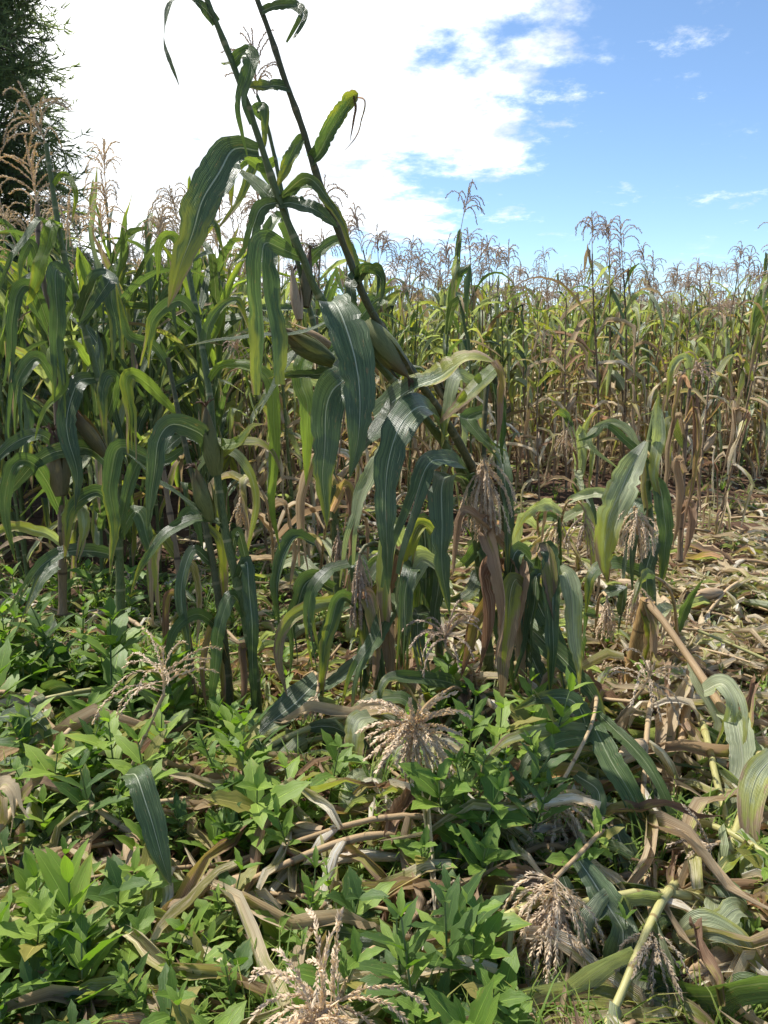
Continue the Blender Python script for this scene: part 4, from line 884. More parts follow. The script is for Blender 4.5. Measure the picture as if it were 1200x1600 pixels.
bowed('lying maize plant at the bottom edge with a big grey tassel spread towards the viewer', (610, 1440), [(600, 1470, 1.5), (560, 1500, 1.4)], (530, 1560, 1.25), (-.3, -.5, .15),
      dict(axis_len=.14, nb=64, bl=.21, grav=14, spread=(20, 125), dens=400, wid=.0042, size=.012), tmat='tassel', leaves=[
      ([(505, 1452, 1.55), (560, 1460, 1.5), (610, 1462, 1.48), (650, 1470, 1.48)], 28, 'green', dict(nref=(0, -1, .4))), ([(520, 1500, 1.5), (570, 1480, 1.46), (620, 1490, 1.45), (655, 1460, 1.46)], 46, 'dark', dict(nref=(0, -1, .4)))])
bowed('bent maize plant at the bottom with a small tassel hanging beneath a flat green leaf', (660, 1440), [(650, 1430, 1.6), (622, 1460, 1.52)], (600, 1490, 1.48), (0, -.3, -1),
      dict(axis_len=.07, nb=14, bl=.11, grav=12, spread=(15, 70)), tmat='tassel')
bowed('upright tan tassel on a bent stem rising from the weeds at lower left', (190, 1240), [(205, 1200, 1.95), (235, 1130, 1.93)], (256, 1085, 1.92), (.05, 0, 1),
      dict(axis_len=.12, nb=17, bl=.21, grav=9, spread=(25, 95), dens=300), r=.006, tmat='tassel', leaves=[([(196, 1210, 1.8), (215, 1215, 1.7), (232, 1270, 1.66), (250, 1330, 1.64), (268, 1385, 1.62)], 48, 'dark', dict(base=.5, tip=4))])
bowed('pale grey green tassel on a low stem before the snapped yellow stub', (940, 1160), [(960, 1130, 2.3), (985, 1100, 2.25)], (1005, 1075, 2.22), (.2, -.2, .9),
      dict(axis_len=.09, nb=18, bl=.18, grav=11, spread=(30, 100)), r=.006, tmat='tasselg')
bowed('leaning maize plant at right with a small dark tassel touching the flattened stalks', (1150, 1290), [(1160, 1300, 1.85), (1140, 1310, 1.8)], (1120, 1318, 1.76), (-.8, -.2, -.1),
      dict(axis_len=.07, nb=14, bl=.12, grav=10, spread=(20, 90)), tmat='tasselg')
bowed('bowed maize plant at right with a dense brown tassel just above the yellow stub', (1060, 1010), [(1050, 930, 2.9), (1020, 900, 2.8)], (995, 908, 2.76), (0, -.2, -1),
      dict(axis_len=.10, nb=26, bl=.17, grav=15, spread=(15, 80)), tmat='tassel', auto=3, lm=lmg, LL=(.25, .4), WW=(.05, .07))
bowed('bowed maize plant at right with a slim brown tassel left of the denser one', (930, 1000), [(935, 940, 2.9), (945, 925, 2.8)], (948, 932, 2.78), (0, -.1, -1),
      dict(axis_len=.10, nb=16, bl=.13, grav=15, spread=(8, 45)), tmat='tassel', auto=3, lm=lmg, LL=(.25, .4), WW=(.05, .07))
bowed('drooping maize plant behind the left clump with a small tan tassel hanging down', (430, 930), [(420, 800, 3.3), (395, 750, 3.25)], (378, 762, 3.22), (0, -.1, -1),
      dict(axis_len=.12, nb=16, bl=.17, grav=12, spread=(10, 50)), tmat='tassel', auto=7, lm=lmd)
bowed('drooping maize plant behind the dark leaves with a pinkish tassel near the ground', (500, 900), [(510, 820, 3.3), (524, 815, 3.25)], (528, 828, 3.22), (0, -.1, -1),
      dict(axis_len=.12, nb=14, bl=.15, grav=12, spread=(10, 45)), tmat='tasselp', auto=7, lm=lmd)
bowed('bent maize plant below the dark leaf curtain with thin curling tassel branches', (745, 1100), [(740, 1050, 2.5), (712, 1030, 2.4)], (696, 1010, 2.36), (.0, -.1, 1),
      dict(axis_len=.06, nb=16, bl=.19, grav=15, spread=(20, 70)), r=.006, tmat='tasselp')
bowed('low maize tip with a small reddish tassel lying on a flattened leaf', (470, 1060), [(490, 1050, 2.5), (498, 1065, 2.4)], (496, 1082, 2.36), (-.3, -.3, -.7),
      dict(axis_len=.05, nb=12, bl=.09, grav=9, spread=(20, 80)), r=.006, tmat='tassel')
bowed('bowed drying maize plant right of centre with a dusky tassel over the flattened stalks', (870, 900), [(880, 800, 3.6), (900, 780, 3.5)], (915, 800, 3.46), (0, -.1, -1),
      dict(axis_len=.12, nb=16, bl=.18, grav=12, spread=(20, 80)), tmat='tasselp', auto=8, lm=lmp)
bowed('bowed drying maize plant right of centre with two curled leaves and a tan tassel', (850, 880), [(840, 810, 3.8), (860, 790, 3.7)], (872, 806, 3.66), (0, -.1, -1),
      dict(axis_len=.12, nb=16, bl=.18, grav=12, spread=(20, 80)), tmat='tassel', auto=8, lm=lmp)
bowed('bent maize plant before the standing field with a reddish tassel among dry leaves', (905, 790), [(900, 700, 5.2), (890, 660, 5.1)], (888, 662, 5.05), (-.1, -.1, -1),
      dict(axis_len=.16, nb=16, bl=.2, grav=10, spread=(20, 80), dens=200), tmat='tassel', auto=8, lm=lmp)
clump((1062, 872), 'dried brown maize plant with long withered leaves hanging right of the broad pale leaf',
 [(1062, 876, 3.65), (1066, 780, 3.62), (1070, 700, 3.6), (1074, 640, 3.6), (1080, 590, 3.6)], .014, 'stalkb',
 [([(1070, 690, 3.6), (1058, 650, 3.56), (1046, 700, 3.54), (1042, 780, 3.54), (1052, 850, 3.55)], 17, 'dry', dict(curl=.9)),
  ([(1072, 660, 3.6), (1088, 640, 3.56), (1092, 700, 3.54), (1078, 780, 3.54), (1064, 850, 3.55)], 17, 'brown', dict(curl=.9)),
  ([(1074, 650, 3.6), (1084, 620, 3.58), (1086, 680, 3.56), (1082, 760, 3.56)], 17, 'brown', dict(curl=.5)),
  ([(1068, 740, 3.6), (1056, 720, 3.56), (1060, 790, 3.55), (1050, 860, 3.56)], 28, 'dry', dict(curl=.9)),
  ([(1078, 610, 3.6), (1064, 590, 3.56), (1054, 640, 3.54), (1048, 700, 3.54)], 17, 'brown', dict(curl=.8)),
  ([(1072, 700, 3.62), (1048, 660, 3.6), (1042, 700, 3.58), (1046, 740, 3.58)], 30, 'turn', {}),
  ([(1080, 600, 3.6), (1070, 560, 3.58), (1050, 580, 3.56), (1040, 640, 3.56)], 22, 'pale', dict(curl=.5)),
  ([(1066, 800, 3.62), (1080, 790, 3.58), (1078, 840, 3.56), (1068, 880, 3.58)], 30, 'brown', dict(curl=.9))],
 tassel=dict(q=(1080, 592, 3.6), d0=(.2, -.3, .6), axis_len=.10, nb=20, bl=.14, grav=20, mat='tasselp', spread=(20, 80)), r1=.007)
for k, (q, lab) in enumerate([((1115, 850), 'thin dried maize plant at right beyond the long withered leaves'), ((1085, 850), 'dried maize plant with pinkish brown leaves right of the withered one'),
                     ((425, 905), 'dried brown maize plant standing behind the left clump'), ((500, 880), 'dried tan maize stalk seen behind the tips of the dark leaves'), ((840, 845), 'short dried maize plant behind the hanging tan tassel')]):
    g0 = G(*q); place('dry', k % 4, g0[0], g0[1], 1.3 * k + .5, [.85, .8, .62, .66, .72][k], lab, None, lean=.15, la=k)
# nearest individual green plants at the left, behind the named ones
for k, (q, s_, lab) in enumerate([((245, 905), .98, 'green maize plant with arched leaves just left of the green ear clump'), ((30, 900), 1.02, 'green maize plant at the very left edge below the conifer'), ((190, 880), 1.04, 'tall green maize plant with a hanging tassel left of the leaning stalks'), ((330, 850), .9, 'green maize plant with yellowing tips behind the two stalks at left'), ((140, 870), 1.0, 'green maize plant between the maroon ears')]):
    g0 = G(*q); place('green', k % 6, g0[0], g0[1], 2.1 * k, s_, lab, None, lean=.08, la=k * 2)
# ------------------------------------------------------------------ flattened plants, loose leaves and litter
def fproto(kind, seed):
    rng = random.Random(seed); root = empty('fallen_maize_plant', (0, -50, -50)); root['category'] = 'maize plant'
    L = rng.uniform(1.3, 1.75); s = np.linspace(0, 1, 16); h = rng.uniform(.03, .13); bd = rng.uniform(-.25, .25)
    path = np.stack([s * L, bd * np.sin(s * 2.5) * .6, .03 + h * np.sin(np.clip(s * 1.5, 0, 1) * pi) * (1 - s * .4) + 0.03 * np.sin(s * 9 + seed)], 1)
    lm = {'g': lambda f, q: q.choice(['green', 'dark', 'pale', 'pale']), 'p': lambda f, q: q.choice(['pale', 'pale', 'straw', 'pale', 'green']), 'd': lambda f, q: q.choice(['dry', 'straw', 'brown', 'straw'])}[kind]
    maize(root, path, rng, r0=.013, r1=.005, smat={'g': rng.choice(['stalky', 'stalk']), 'p': 'stalky', 'd': 'stalkd'}[kind], leaves=11, lf=(.08, .93), lm=lm, LL=(.45, .72), WW=(.07, .105), grav=(6, 13), ang=(15, 50), ground=flat0, ears=rng.choice([0, 1]), emat='huskd', m=4, n=12,
          kinkp=.3, tassel=dict(axis_len=.12, nb=18, bl=.17, grav=9, dens=260, size=.0125, wid=.006, stem=.05, spread=(20, 80)), tmat=rng.choice(['tassel', 'tasselg']), slitp=.45, rag=.12)
    PROTO2.setdefault(kind, []).append(root); KIDS[root.name] = list(root.children)
    for c in root.children: KIDS[c.name] = list(c.children)
PROTO2 = {}; USED = set()
for k, n_ in (('g', 4), ('p', 4), ('d', 3)):
    for i in range(n_): fproto(k, 500 + i + 10 * ord(k))
FLAB = {'g': ('fallen maize plant with green leaves lying flattened on the ground', 'fallen maize plants with green leaves'), 'p': ('fallen maize plant with wilting pale leaves lying flattened on the ground', 'fallen maize plants with pale wilted leaves'), 'd': ('fallen dry maize plant lying flattened on the ground', 'fallen dry maize plants')}
def fallen(kind, x, y, rz, sc, tilt=0.0, label=None, dz=0.0):
    i = FR.randrange(len(PROTO2[kind])); src = PROTO2[kind][i]
    if src.name not in USED: c = src; USED.add(src.name)
    else:
        c = src.copy(); COL.objects.link(c)
        for ch in KIDS[src.name]:
            d = ch.copy(); COL.objects.link(d); d.parent = c
            for g2 in KIDS[ch.name]: e = g2.copy(); COL.objects.link(e); e.parent = d
    c.location = (x, y, float(gz(x, y)) + dz); c.rotation_euler = (0, tilt, rz); c.scale = (sc,) * 3
    tag(c, label or FLAB[kind][0], 'maize plant', None if label else FLAB[kind][1])
FR = random.Random(21)
# mid ground, right of the hero clump and around it
for k in range(52):
    px = FR.uniform(560, 1320); py = FR.uniform(800, 1010)
    q = G(px, py); kd = FR.choice(['p', 'p', 'd', 'd', 'g'] if px < 950 else ['p', 'd', 'd', 'd']); a = FR.choice([-.5, .3, 2.6, 3.6]) + FR.uniform(-.6, .6)
    fallen(kd, q[0], q[1], a, FR.uniform(.7, .95))
for k in range(12):
    q = G(FR.uniform(250, 620), FR.uniform(850, 1060)); fallen(FR.choice(['p', 'd', 'g', 'g']), q[0], q[1], FR.uniform(-.6, .8) + FR.choice([0, pi]), FR.uniform(.7, .9))
# near: under the centre and the right foreground
for (px, py, a, kd, sc) in [(560, 1100, -.5, 'g', .9), (470, 1130, -1.2, 'g', .8), (640, 1180, -2.6, 'g', .85), (380, 1210, .5, 'g', .8), (760, 1180, -.9, 'g', .8), (1020, 1110, -1.9, 'd', .8), (1090, 1150, -1.7, 'p', .9), (1230, 1110, -2.3, 'g', .8),
                            (1190, 1180, -1.95, 'g', 1.0), (1290, 1240, -2.2, 'g', 1.0), (1240, 1330, -2.1, 'p', .95), (1330, 1400, -2.4, 'g', .9), (1030, 1300, -1.2, 'p', .8), (820, 1330, -2.9, 'd', .7), (700, 1330, -2.7, 'd', .8), (930, 1420, -2.7, 'p', .8), (1060, 1400, -2.3, 'p', .8),
                            (1150, 1440, -2.8, 'g', .8), (1000, 1560, 2.9, 'g', .8), (860, 1540, -2.5, 'g', .8), (120, 1180, 2.6, 'd', .7), (60, 1330, -2.8, 'g', .8), (10, 1240, -.4, 'd', .8), (330, 1400, -1.5, 'g', .7), (140, 1520, 3.0, 'p', .8), (1260, 1560, 2.2, 'p', .9)]:
    q = G(px, py); fallen(kd, q[0], q[1], a, sc, dz=FR.uniform(0, .04))
LOOSE = []
# single stalks one can point at
def lying(label, pts, r0, r1, mat, leaves=()):
    root, b = hplant(P(*pts[0]), label, 'lying_maize_stalk', 'maize stalk')
    hstalk(root, b, pts, r0, r1, mat, inter=.13, n=24)
    for p_, w, mt, kw in leaves: hleaf(root, b, p_, w, mt, **kw)
lying('thick yellow green stalk running down the right edge among pale flattened leaves', [(1190, 1180, 2.05), (1150, 1300, 1.82), (1100, 1430, 1.62), (1050, 1580, 1.45), (1030, 1640, 1.4)], .0115, .009, 'stalky',
      [([(1115, 1400, 1.66), (1120, 1430, 1.58), (1100, 1480, 1.54), (1090, 1560, 1.5), (1110, 1640, 1.46)], 56, 'pale', {}), ([(1090, 1450, 1.6), (1040, 1430, 1.6), (990, 1470, 1.58), (960, 1500, 1.56)], 46, 'green', dict(nref=(0, -.3, 1))),
       ([(1060, 1540, 1.5), (1020, 1520, 1.48), (1000, 1560, 1.44), (1080, 1580, 1.4), (1150, 1640, 1.36)], 50, 'pale', dict(nref=(0, -.4, 1))), ([(1150, 1300, 1.8), (1175, 1340, 1.74), (1170, 1420, 1.66), (1200, 1500, 1.6)], 40, 'pale', {})])
lying('second yellow stalk at the right edge, half under wilted leaves', [(1240, 1280, 1.9), (1180, 1420, 1.66), (1130, 1540, 1.5), (1090, 1640, 1.42)], .0115, .009, 'stalky',
      [([(1170, 1440, 1.62), (1150, 1420, 1.58), (1120, 1470, 1.54), (1125, 1600, 1.46)], 44, 'pale', {}), ([(1180, 1420, 1.64), (1210, 1400, 1.6), (1230, 1470, 1.54), (1190, 1580, 1.5)], 44, 'dry', dict(curl=.7)), ([(1150, 1490, 1.56), (1170, 1520, 1.5), (1190, 1570, 1.46), (1180, 1640, 1.42)], 50, 'pale', {})])
lying('dry tan stalk wrapped in papery brown leaves lying right of the pale tassel', [(1080, 1050, 2.55), (1070, 1130, 2.38), (1052, 1230, 2.15), (1040, 1350, 1.92)], .014, .013, 'stalkd',
      [([(1078, 1060, 2.5), (1055, 1110, 2.4), (1040, 1170, 2.3), (1020, 1230, 2.2)], 34, 'dry', dict(curl=.7)), ([(1070, 1130, 2.36), (1090, 1160, 2.3), (1098, 1220, 2.2), (1070, 1280, 2.1)], 34, 'brown', dict(curl=.7)), ([(1055, 1210, 2.18), (1030, 1260, 2.08), (1010, 1330, 1.98), (985, 1380, 1.92)], 50, 'dry', dict(curl=.6)),
       ([(1045, 1290, 2.02), (1070, 1320, 1.94), (1100, 1330, 1.92), (1130, 1290, 1.95)], 30, 'dry', dict(curl=.6)), ([(1048, 1270, 2.05), (1040, 1310, 1.97), (1050, 1360, 1.9)], 46, 'dry', dict(curl=.6))])
lying('slender yellow stalk standing among weeds in the bottom centre', [(506, 1190, 2.2), (503, 1290, 1.98), (508, 1400, 1.78), (512, 1520, 1.58)], .0075, .0085, 'stalky', [([(508, 1200, 2.16), (520, 1220, 2.1), (522, 1300, 2.0)], 26, 'dry', dict(curl=1)), ([(504, 1190, 2.18), (494, 1230, 2.1), (490, 1330, 1.98)], 22, 'dry', dict(curl=1))])
lying('frayed dry stalk lying diagonally at the bottom right of centre', [(850, 1470, 1.62), (800, 1510, 1.54), (745, 1575, 1.46), (690, 1640, 1.4)], .014, .012, 'stalkd', [([(840, 1480, 1.6), (800, 1500, 1.52), (770, 1560, 1.46), (740, 1640, 1.4)], 30, 'dry', dict(curl=.9)), ([(850, 1470, 1.62), (830, 1540, 1.5), (860, 1600, 1.44)], 34, 'dry', dict(curl=.8)), ([(860, 1500, 1.56), (880, 1550, 1.48), (900, 1620, 1.42)], 44, 'dry', dict(curl=.7))])
lying('short dry stalk pointing up right from under the bottom green leaf', [(630, 1500, 1.58), (670, 1470, 1.6), (720, 1440, 1.64)], .013, .011, 'stalkd')
lying('reddish dry stalk lying across the lower right litter', [(560, 1380, 1.72), (700, 1384, 1.74), (850, 1396, 1.7), (960, 1372, 1.72), (1060, 1358, 1.78)], .0085, .008, 'stalkb', [([(960, 1375, 1.72), (1000, 1400, 1.66), (1060, 1400, 1.68), (1120, 1340, 1.76)], 24, 'dry', dict(curl=.8)), ([(760, 1388, 1.7), (800, 1370, 1.68), (850, 1375, 1.67), (890, 1340, 1.7)], 44, 'brown', dict(curl=.5))])
lying('yellow stalk end at the left edge carrying one silver striped leaf', [(128, 1374, 1.74), (100, 1388, 1.7), (72, 1400, 1.68)], .010, .010, 'stalky', [([(76, 1398, 1.68), (40, 1398, 1.62), (0, 1412, 1.58), (-50, 1440, 1.56)], 52, 'pale', dict(base=.7, nref=(0, -.6, .8)))])
lying('pair of fat yellow green stalk pieces at the lower left edge', [(62, 1508, 1.52), (20, 1510, 1.5), (-30, 1512, 1.49)], .013, .013, 'stalky')
lying('dry tan stalk slanting up at the left edge among litter', [(-20, 1330, 1.84), (30, 1250, 1.98), (85, 1170, 2.14), (110, 1140, 2.2)], .011, .008, 'stalkd', [([(0, 1290, 1.9), (-5, 1240, 1.9), (15, 1230, 1.86), (30, 1290, 1.8)], 40, 'dry', {}), ([(30, 1250, 1.96), (60, 1220, 1.94), (90, 1230, 1.92)], 26, 'brown', {})])
lying('long thin yellow stem slanting down to the right edge over the flattened leaves', [(1090, 985, 2.9), (1150, 1010, 2.82), (1240, 1050, 2.7)], .006, .006, 'stalky')
# broad wilting blades sprawled over the lower right canes
NB = ['silver green maize leaf across the thick yellow stalk near the bottom right corner', 'grey green maize leaf fanned below the crumpled tan leaf', 'pale ribbed maize leaf hanging over the canes at the right edge', 'wilted green maize leaf curving down beside the second yellow stalk',
      'broad pale maize leaf lying on the litter left of the thick yellow stalk', 'folded grey green maize leaf in the bottom right corner', 'long silver green leaf along the bottom edge right of the dark glossy leaf', 'pale green leaf tip curling above the dry tan stalk']
NP = [([(1060, 1480, 1.56), (1100, 1450, 1.54), (1150, 1470, 1.52), (1210, 1540, 1.48)], 62), ([(1020, 1500, 1.56), (1040, 1540, 1.5), (1050, 1590, 1.46), (1040, 1660, 1.42)], 66), ([(1210, 1180, 1.95), (1180, 1220, 1.88), (1170, 1290, 1.82), (1190, 1370, 1.76)], 54), ([(1110, 1370, 1.7), (1140, 1400, 1.64), (1150, 1460, 1.58), (1130, 1540, 1.52)], 50),
      ([(1080, 1400, 1.7), (1030, 1420, 1.66), (980, 1450, 1.62), (930, 1470, 1.6)], 62), ([(1140, 1560, 1.46), (1170, 1550, 1.44), (1200, 1590, 1.42), (1230, 1650, 1.4)], 64), ([(830, 1560, 1.46), (900, 1550, 1.45), (980, 1560, 1.44), (1050, 1590, 1.42)], 60), ([(1100, 1080, 2.3), (1130, 1070, 2.26), (1150, 1110, 2.2), (1140, 1160, 2.16)], 44)]
for lb_, (pp_, ww_) in zip(NB, NP): LOOSE.append((lb_, pp_, ww_))
# silver green blades pressed on the ground, left of centre
def loose(label, pts, w, mt, group=None, **kw):
    c = np.array([P(*q) for q in pts]); b = c.mean(0); mb = MB(); d = np.mean([q[2] for q in pts])
    leaf_sheet(mb, spline(c, 30) - b, kw.pop('nref', A3(0, -.5, .9)), w / FPX * d, m=6, rng=HR, fold=.25, wave=.12, wk=3, twist=(0, HR.uniform(-.3, .3)), **kw)
    o = mb.build('fallen_leaf', M[mt]); o.location = b; return tag(o, label, 'leaf', group)
for k_, (lb_, pp_, ww_) in enumerate(LOOSE): loose(lb_, pp_, ww_, 'green' if k_ in (3, 5) else 'pale', slit=(3, .5) if k_ % 3 == 1 else None)
loose('silver green maize leaf with streaks lying left of the slender yellow stalk', [(436, 1196, 2.15), (400, 1212, 2.08), (360, 1250, 1.99), (330, 1300, 1.9)], 48, 'pale')
loose('broad grey green maize leaf flat on the ground below the left clump', [(500, 1060, 2.45), (460, 1100, 2.36), (410, 1140, 2.28), (380, 1180, 2.22)], 58, 'dark')
loose('narrow green leaf lying level just below the left clump', [(470, 1166, 2.2), (410, 1168, 2.2), (360, 1166, 2.2), (320, 1176, 2.2)], 18, 'green')
loose('crumpled pinkish dry leaf below the narrow level green leaf', [(370, 1186, 2.14), (420, 1184, 2.13), (470, 1186, 2.12), (530, 1196, 2.1)], 22, 'dry', curl=.7)
loose('glossy white ribbed leaf curling over left of the star shaped tassel', [(590, 1215, 2.05), (560, 1225, 1.98), (545, 1260, 1.93), (548, 1315, 1.9)], 52, 'pale')
loose('dark green leaf blade lying under the left hand weeds', [(0, 1120, 2.3), (40, 1118, 2.26), (70, 1140, 2.2), (80, 1180, 2.14)], 36, 'dark')
loose('papery tan leaf at the bottom left corner', [(60, 1560, 1.46), (90, 1540, 1.46), (120, 1530, 1.46)], 44, 'dry')
loose('crumpled tan leaf lying between the dense tassel and the bottom right stalks', [(1000, 1470, 1.62), (1040, 1490, 1.58), (1030, 1530, 1.53), (990, 1540, 1.52)], 66, 'dry', curl=.4)
# dry blades scattered: near ones singly, the rest as litter
shapes = []
for i in range(10):
    rng = random.Random(900 + i); L = rng.uniform(.25, .5)
    a = np.linspace(0, 1, 10); bend = rng.uniform(-1.2, 1.2)
    p = np.stack([np.cumsum(np.cos(a * bend)) * L / 10, np.cumsum(np.sin(a * bend)) * L / 10, .012 + .05 * np.sin(a * pi) * rng.random() + .012 * np.sin(a * 14)], 1); p[:, :2] -= p[:, :2].mean(0)
    mb = MB(); leaf_sheet(mb, p, UP, rng.uniform(.035, .07), m=4, fold=rng.uniform(.2, .8), wave=.3, wk=3, twist=(rng.uniform(-1, 1), rng.uniform(-1, 1), rng.uniform(-2, 2)), rng=rng, rag=.25, curl=rng.uniform(.2, 1.2))
    shapes.append((mb.arrays(), mb))
DL = [(MBx.mesh('dry_leaf', M[mt]), mt) for (_, MBx), mt in zip(shapes, ['dry', 'brown', 'straw', 'pale', 'dry', 'pale', 'straw', 'dry', 'straw', 'brown'])]
for k in range(210):
    if k < 150: q = G(FR.uniform(620, 1260), FR.uniform(830, 1640) if k % 2 else FR.uniform(830, 1150))
    else: q = G(FR.uniform(-60, 620), FR.uniform(1050, 1640))
    me, mt = FR.choice(DL); o = bpy.data.objects.new('dry_leaf', me); COL.objects.link(o)
    o.location = (q[0], q[1], float(gz(q[0], q[1])) + FR.uniform(.0, .12)); o.rotation_euler = (FR.uniform(-.3, .3), FR.uniform(-.3, .3), FR.uniform(0, 6.28)); s_ = FR.uniform(.8, 1.5); o.scale = (s_,) * 3
    tag(o, 'loose withered maize leaf lying curled in the litter on the ground', 'leaf', 'loose withered maize leaves on the ground')
lit = MB()
LM = ['straw', 'brown', 'pale', 'dry', 'stalkd']
ks = []
for i in range(3):
    mb = MB(); tube(mb, spline([(-.2, 0, .012), (0, .01 * i, .02), (.22, 0, .012)], 6), .008, 5); ks.append(mb.arrays())
for k in range(4800):
    u = FR.random()
    if u < .40: px, py = FR.uniform(400, 1400), FR.uniform(690, 1150)
    elif u < .68: px, py = FR.uniform(860, 1400), FR.uniform(790, 1080)
    else: px, py = FR.uniform(-150, 1400), FR.uniform(880, 1800)
    q = G(px, py); a = FR.uniform(0, 6.28); s_ = FR.uniform(.35, 1.0)
    if q[1] > 9 or q[1] < .5: continue
    if FR.random() < .14: arr, mi = FR.choice(ks), 4
    else: arr, mi = FR.choice(shapes)[0], (FR.choice([0, 0, 0, 0, 1, 2, 3]) if px > 620 or py < 1000 else FR.choice([1, 1, 3, 2]))  # mostly brown under the left weeds: shade in their gaps put into litter colour
    tl = FR.uniform(-.35, .35)
    Mx = np.array([[cos(a), -sin(a), 0], [sin(a), cos(a), 0], [tl, FR.uniform(-.35, .35), 1]]) * s_
    lit.add(remap(arr, mi), Mx, A3(q[0], q[1], float(gz(q[0], q[1])) + FR.uniform(0, .05)), tint=FR.random())
tag(lit.build('leaf_litter', [M[k] for k in LM]), 'litter of torn dry maize leaves and stalk bits covering the soil', 'litter', kind='stuff')
# ------------------------------------------------------------------ weeds
def broadleaf(mb, p0, d0, n0, L, Wd, rng, serr=.14, n=8, grav=3.0, tint=0.0, jag=True):
    pt, ns = grow(p0, d0, n0, L, n, grav / max(L, .03) * .12, rng, wob=1.0)
    s = np.linspace(0, 1, n); w = Wd * np.maximum(np.sin(pi * np.clip(s, 0, 1) ** .8), 0.05) ** .85; w[0] = Wd * .12; w[-1] = 0.0005
    if jag: w[1:-1] *= 1 + serr * np.array([(-1) ** i for i in range(n - 2)]) + np.array([rng.uniform(-.05, .05) for _ in range(n - 2)])
    T = tangents(pt); Sd = unit(np.cross(T, ns)); J = np.array([-1, -.5, 0, .5, 1]); fo = rng.uniform(.15, .5)
    lift = np.abs(J) * fo - 0.25 * fo * np.abs(J) ** 3
    wv = .10 * np.sin(s * 11 + rng.uniform(0, 6))[:, None] * (np.abs(J) ** 2)[None]
    Q = pt[:, None] + Sd[:, None] * (w[:, None] / 2 * J[None])[..., None] + ns[:, None] * (w[:, None] / 2 * (lift[None] + wv))[..., None]
    uv = np.stack([np.broadcast_to((J + 1)[None] / 2, Q.shape[:2]), np.broadcast_to(s[:, None] * .6, Q.shape[:2])], -1)
    mb.grid(Q, uv, tint=tint)
def weed(root, H, nodes, LL, rng, mat, lean=.15, wr=.34, whorl=2, ang=(50, 85), branches=0, jag=True, stuff=None):
    az0 = rng.uniform(0, 6.28); s = np.linspace(0, 1, 10)
    path = np.stack([cos(az0) * lean * H * s ** 1.5, sin(az0) * lean * H * s ** 1.5, H * s - .01], 1)
    sm = MB(); tube(sm, path, np.linspace(.0035, .0018, 10) * (H / .25) ** .5, 5)
    (sm.build('stem', M['wstem'], root) if stuff is None else stuff.append((sm.arrays(), 1)))
    T = tangents(path); az = rng.uniform(0, 6.28)
    for i in range(nodes):
        f = .18 + .82 * i / max(nodes - 1, 1); k = min(int(f * 9), 9); q = path[k]; tt = T[k]
        Lf = LL * (0.55 + 0.6 * sin(pi * min(f * .85, 1))) * rng.uniform(.8, 1.15) * (1 if f < .9 else .75)
        for j in range(whorl if f < .93 else 3):
            a = az + j * 2 * pi / (whorl if f < .93 else 3) + rng.uniform(-.25, .25); rad = A3(cos(a), sin(a), 0)
            an = radians(rng.uniform(*ang)) * (1.15 - .45 * f)
            mb = MB(); broadleaf(mb, q, tt * cos(an) + rad * sin(an), tt, Lf, Lf * wr * rng.uniform(.85, 1.2), rng, tint=rng.random() * .5, jag=jag)
            (mb.build('leaf', M[mat if rng.random() > .16 else rng.choice(['weedl', 'weedd', 'weedy'])], root) if stuff is None else stuff.append((mb.arrays(), 0)))
        az += pi / 2 + rng.uniform(-.3, .3)
WP = []
for i in range(15):
    rng = random.Random(700 + i); mat = ['weed', 'weed', 'weedl', 'weedd'][i % 4]
    root = empty('weed_plant', (0, -50, -50)); root['category'] = 'weed'
    kind = i % 3 if i < 12 else 3
    if kind == 0: weed(root, rng.uniform(.20, .30), 6, rng.uniform(.10, .13), rng, mat, wr=.40)
    elif kind == 1: weed(root, rng.uniform(.14, .22), 5, rng.uniform(.08, .10), rng, mat, wr=.48)
    elif i > 11: weed(root, rng.uniform(.2, .3), 9, rng.uniform(.045, .06), rng, mat, wr=.34, whorl=3, ang=(40, 80))
    else: weed(root, rng.uniform(.22, .34), 7, rng.uniform(.085, .115), rng, mat, wr=.30, ang=(45, 72))
    KIDS[root.name] = list(root.children); WP.append(root)
WR = random.Random(31); wused = set()
def pw(q, sc, label='leafy green weed growing among the maize litter', group='leafy green weeds on the ground', i=None):
    i = WR.randrange(15) if i is None else i; src = WP[i]
    if i not in wused: c = src; wused.add(i)
    else:
        c = src.copy(); COL.objects.link(c)
        for ch in KIDS[src.name]: d = ch.copy(); COL.objects.link(d); d.parent = c
    c.location = (q[0], q[1], float(gz(q[0], q[1]))); c.rotation_euler = (WR.uniform(-.2, .2), WR.uniform(-.2, .2), WR.uniform(0, 6.28)); c.scale = (sc,) * 3
    tag(c, label, 'weed', group)
ZN = [((-60, 480, 1330, 1880), 112, 'leafy green weed in the thick patch at the lower left', 'leafy weeds in the lower left patch', (.42, .85)),
      ((-60, 420, 1180, 1340), 40, 'leafy green weed between the maize litter at left', 'leafy weeds left of the star tassel', (.6, 1.0)),
      ((-60, 330, 960, 1180), 44, 'small pale weed in the shade under the left maize', 'small weeds under the left maize', (.8, 1.45)),
      ((400, 830, 1230, 1700), 38, 'leafy green weed between fallen leaves at bottom centre', 'leafy weeds at the bottom centre', (.6, 1.0)),
      ((650, 860, 1130, 1340), 18, 'deep green weed growing below the star shaped tassel', 'weeds below the star tassel', (.7, 1.1)),
      ((860, 1250, 1080, 1640), 24, 'small leafy weed poking through dry maize litter at right', 'small weeds in the right litter', (.35, .65)),
      ((380, 700, 900, 1160), 18, 'small weed growing between the maize clumps', 'weeds between the maize clumps', (.5, .85))]
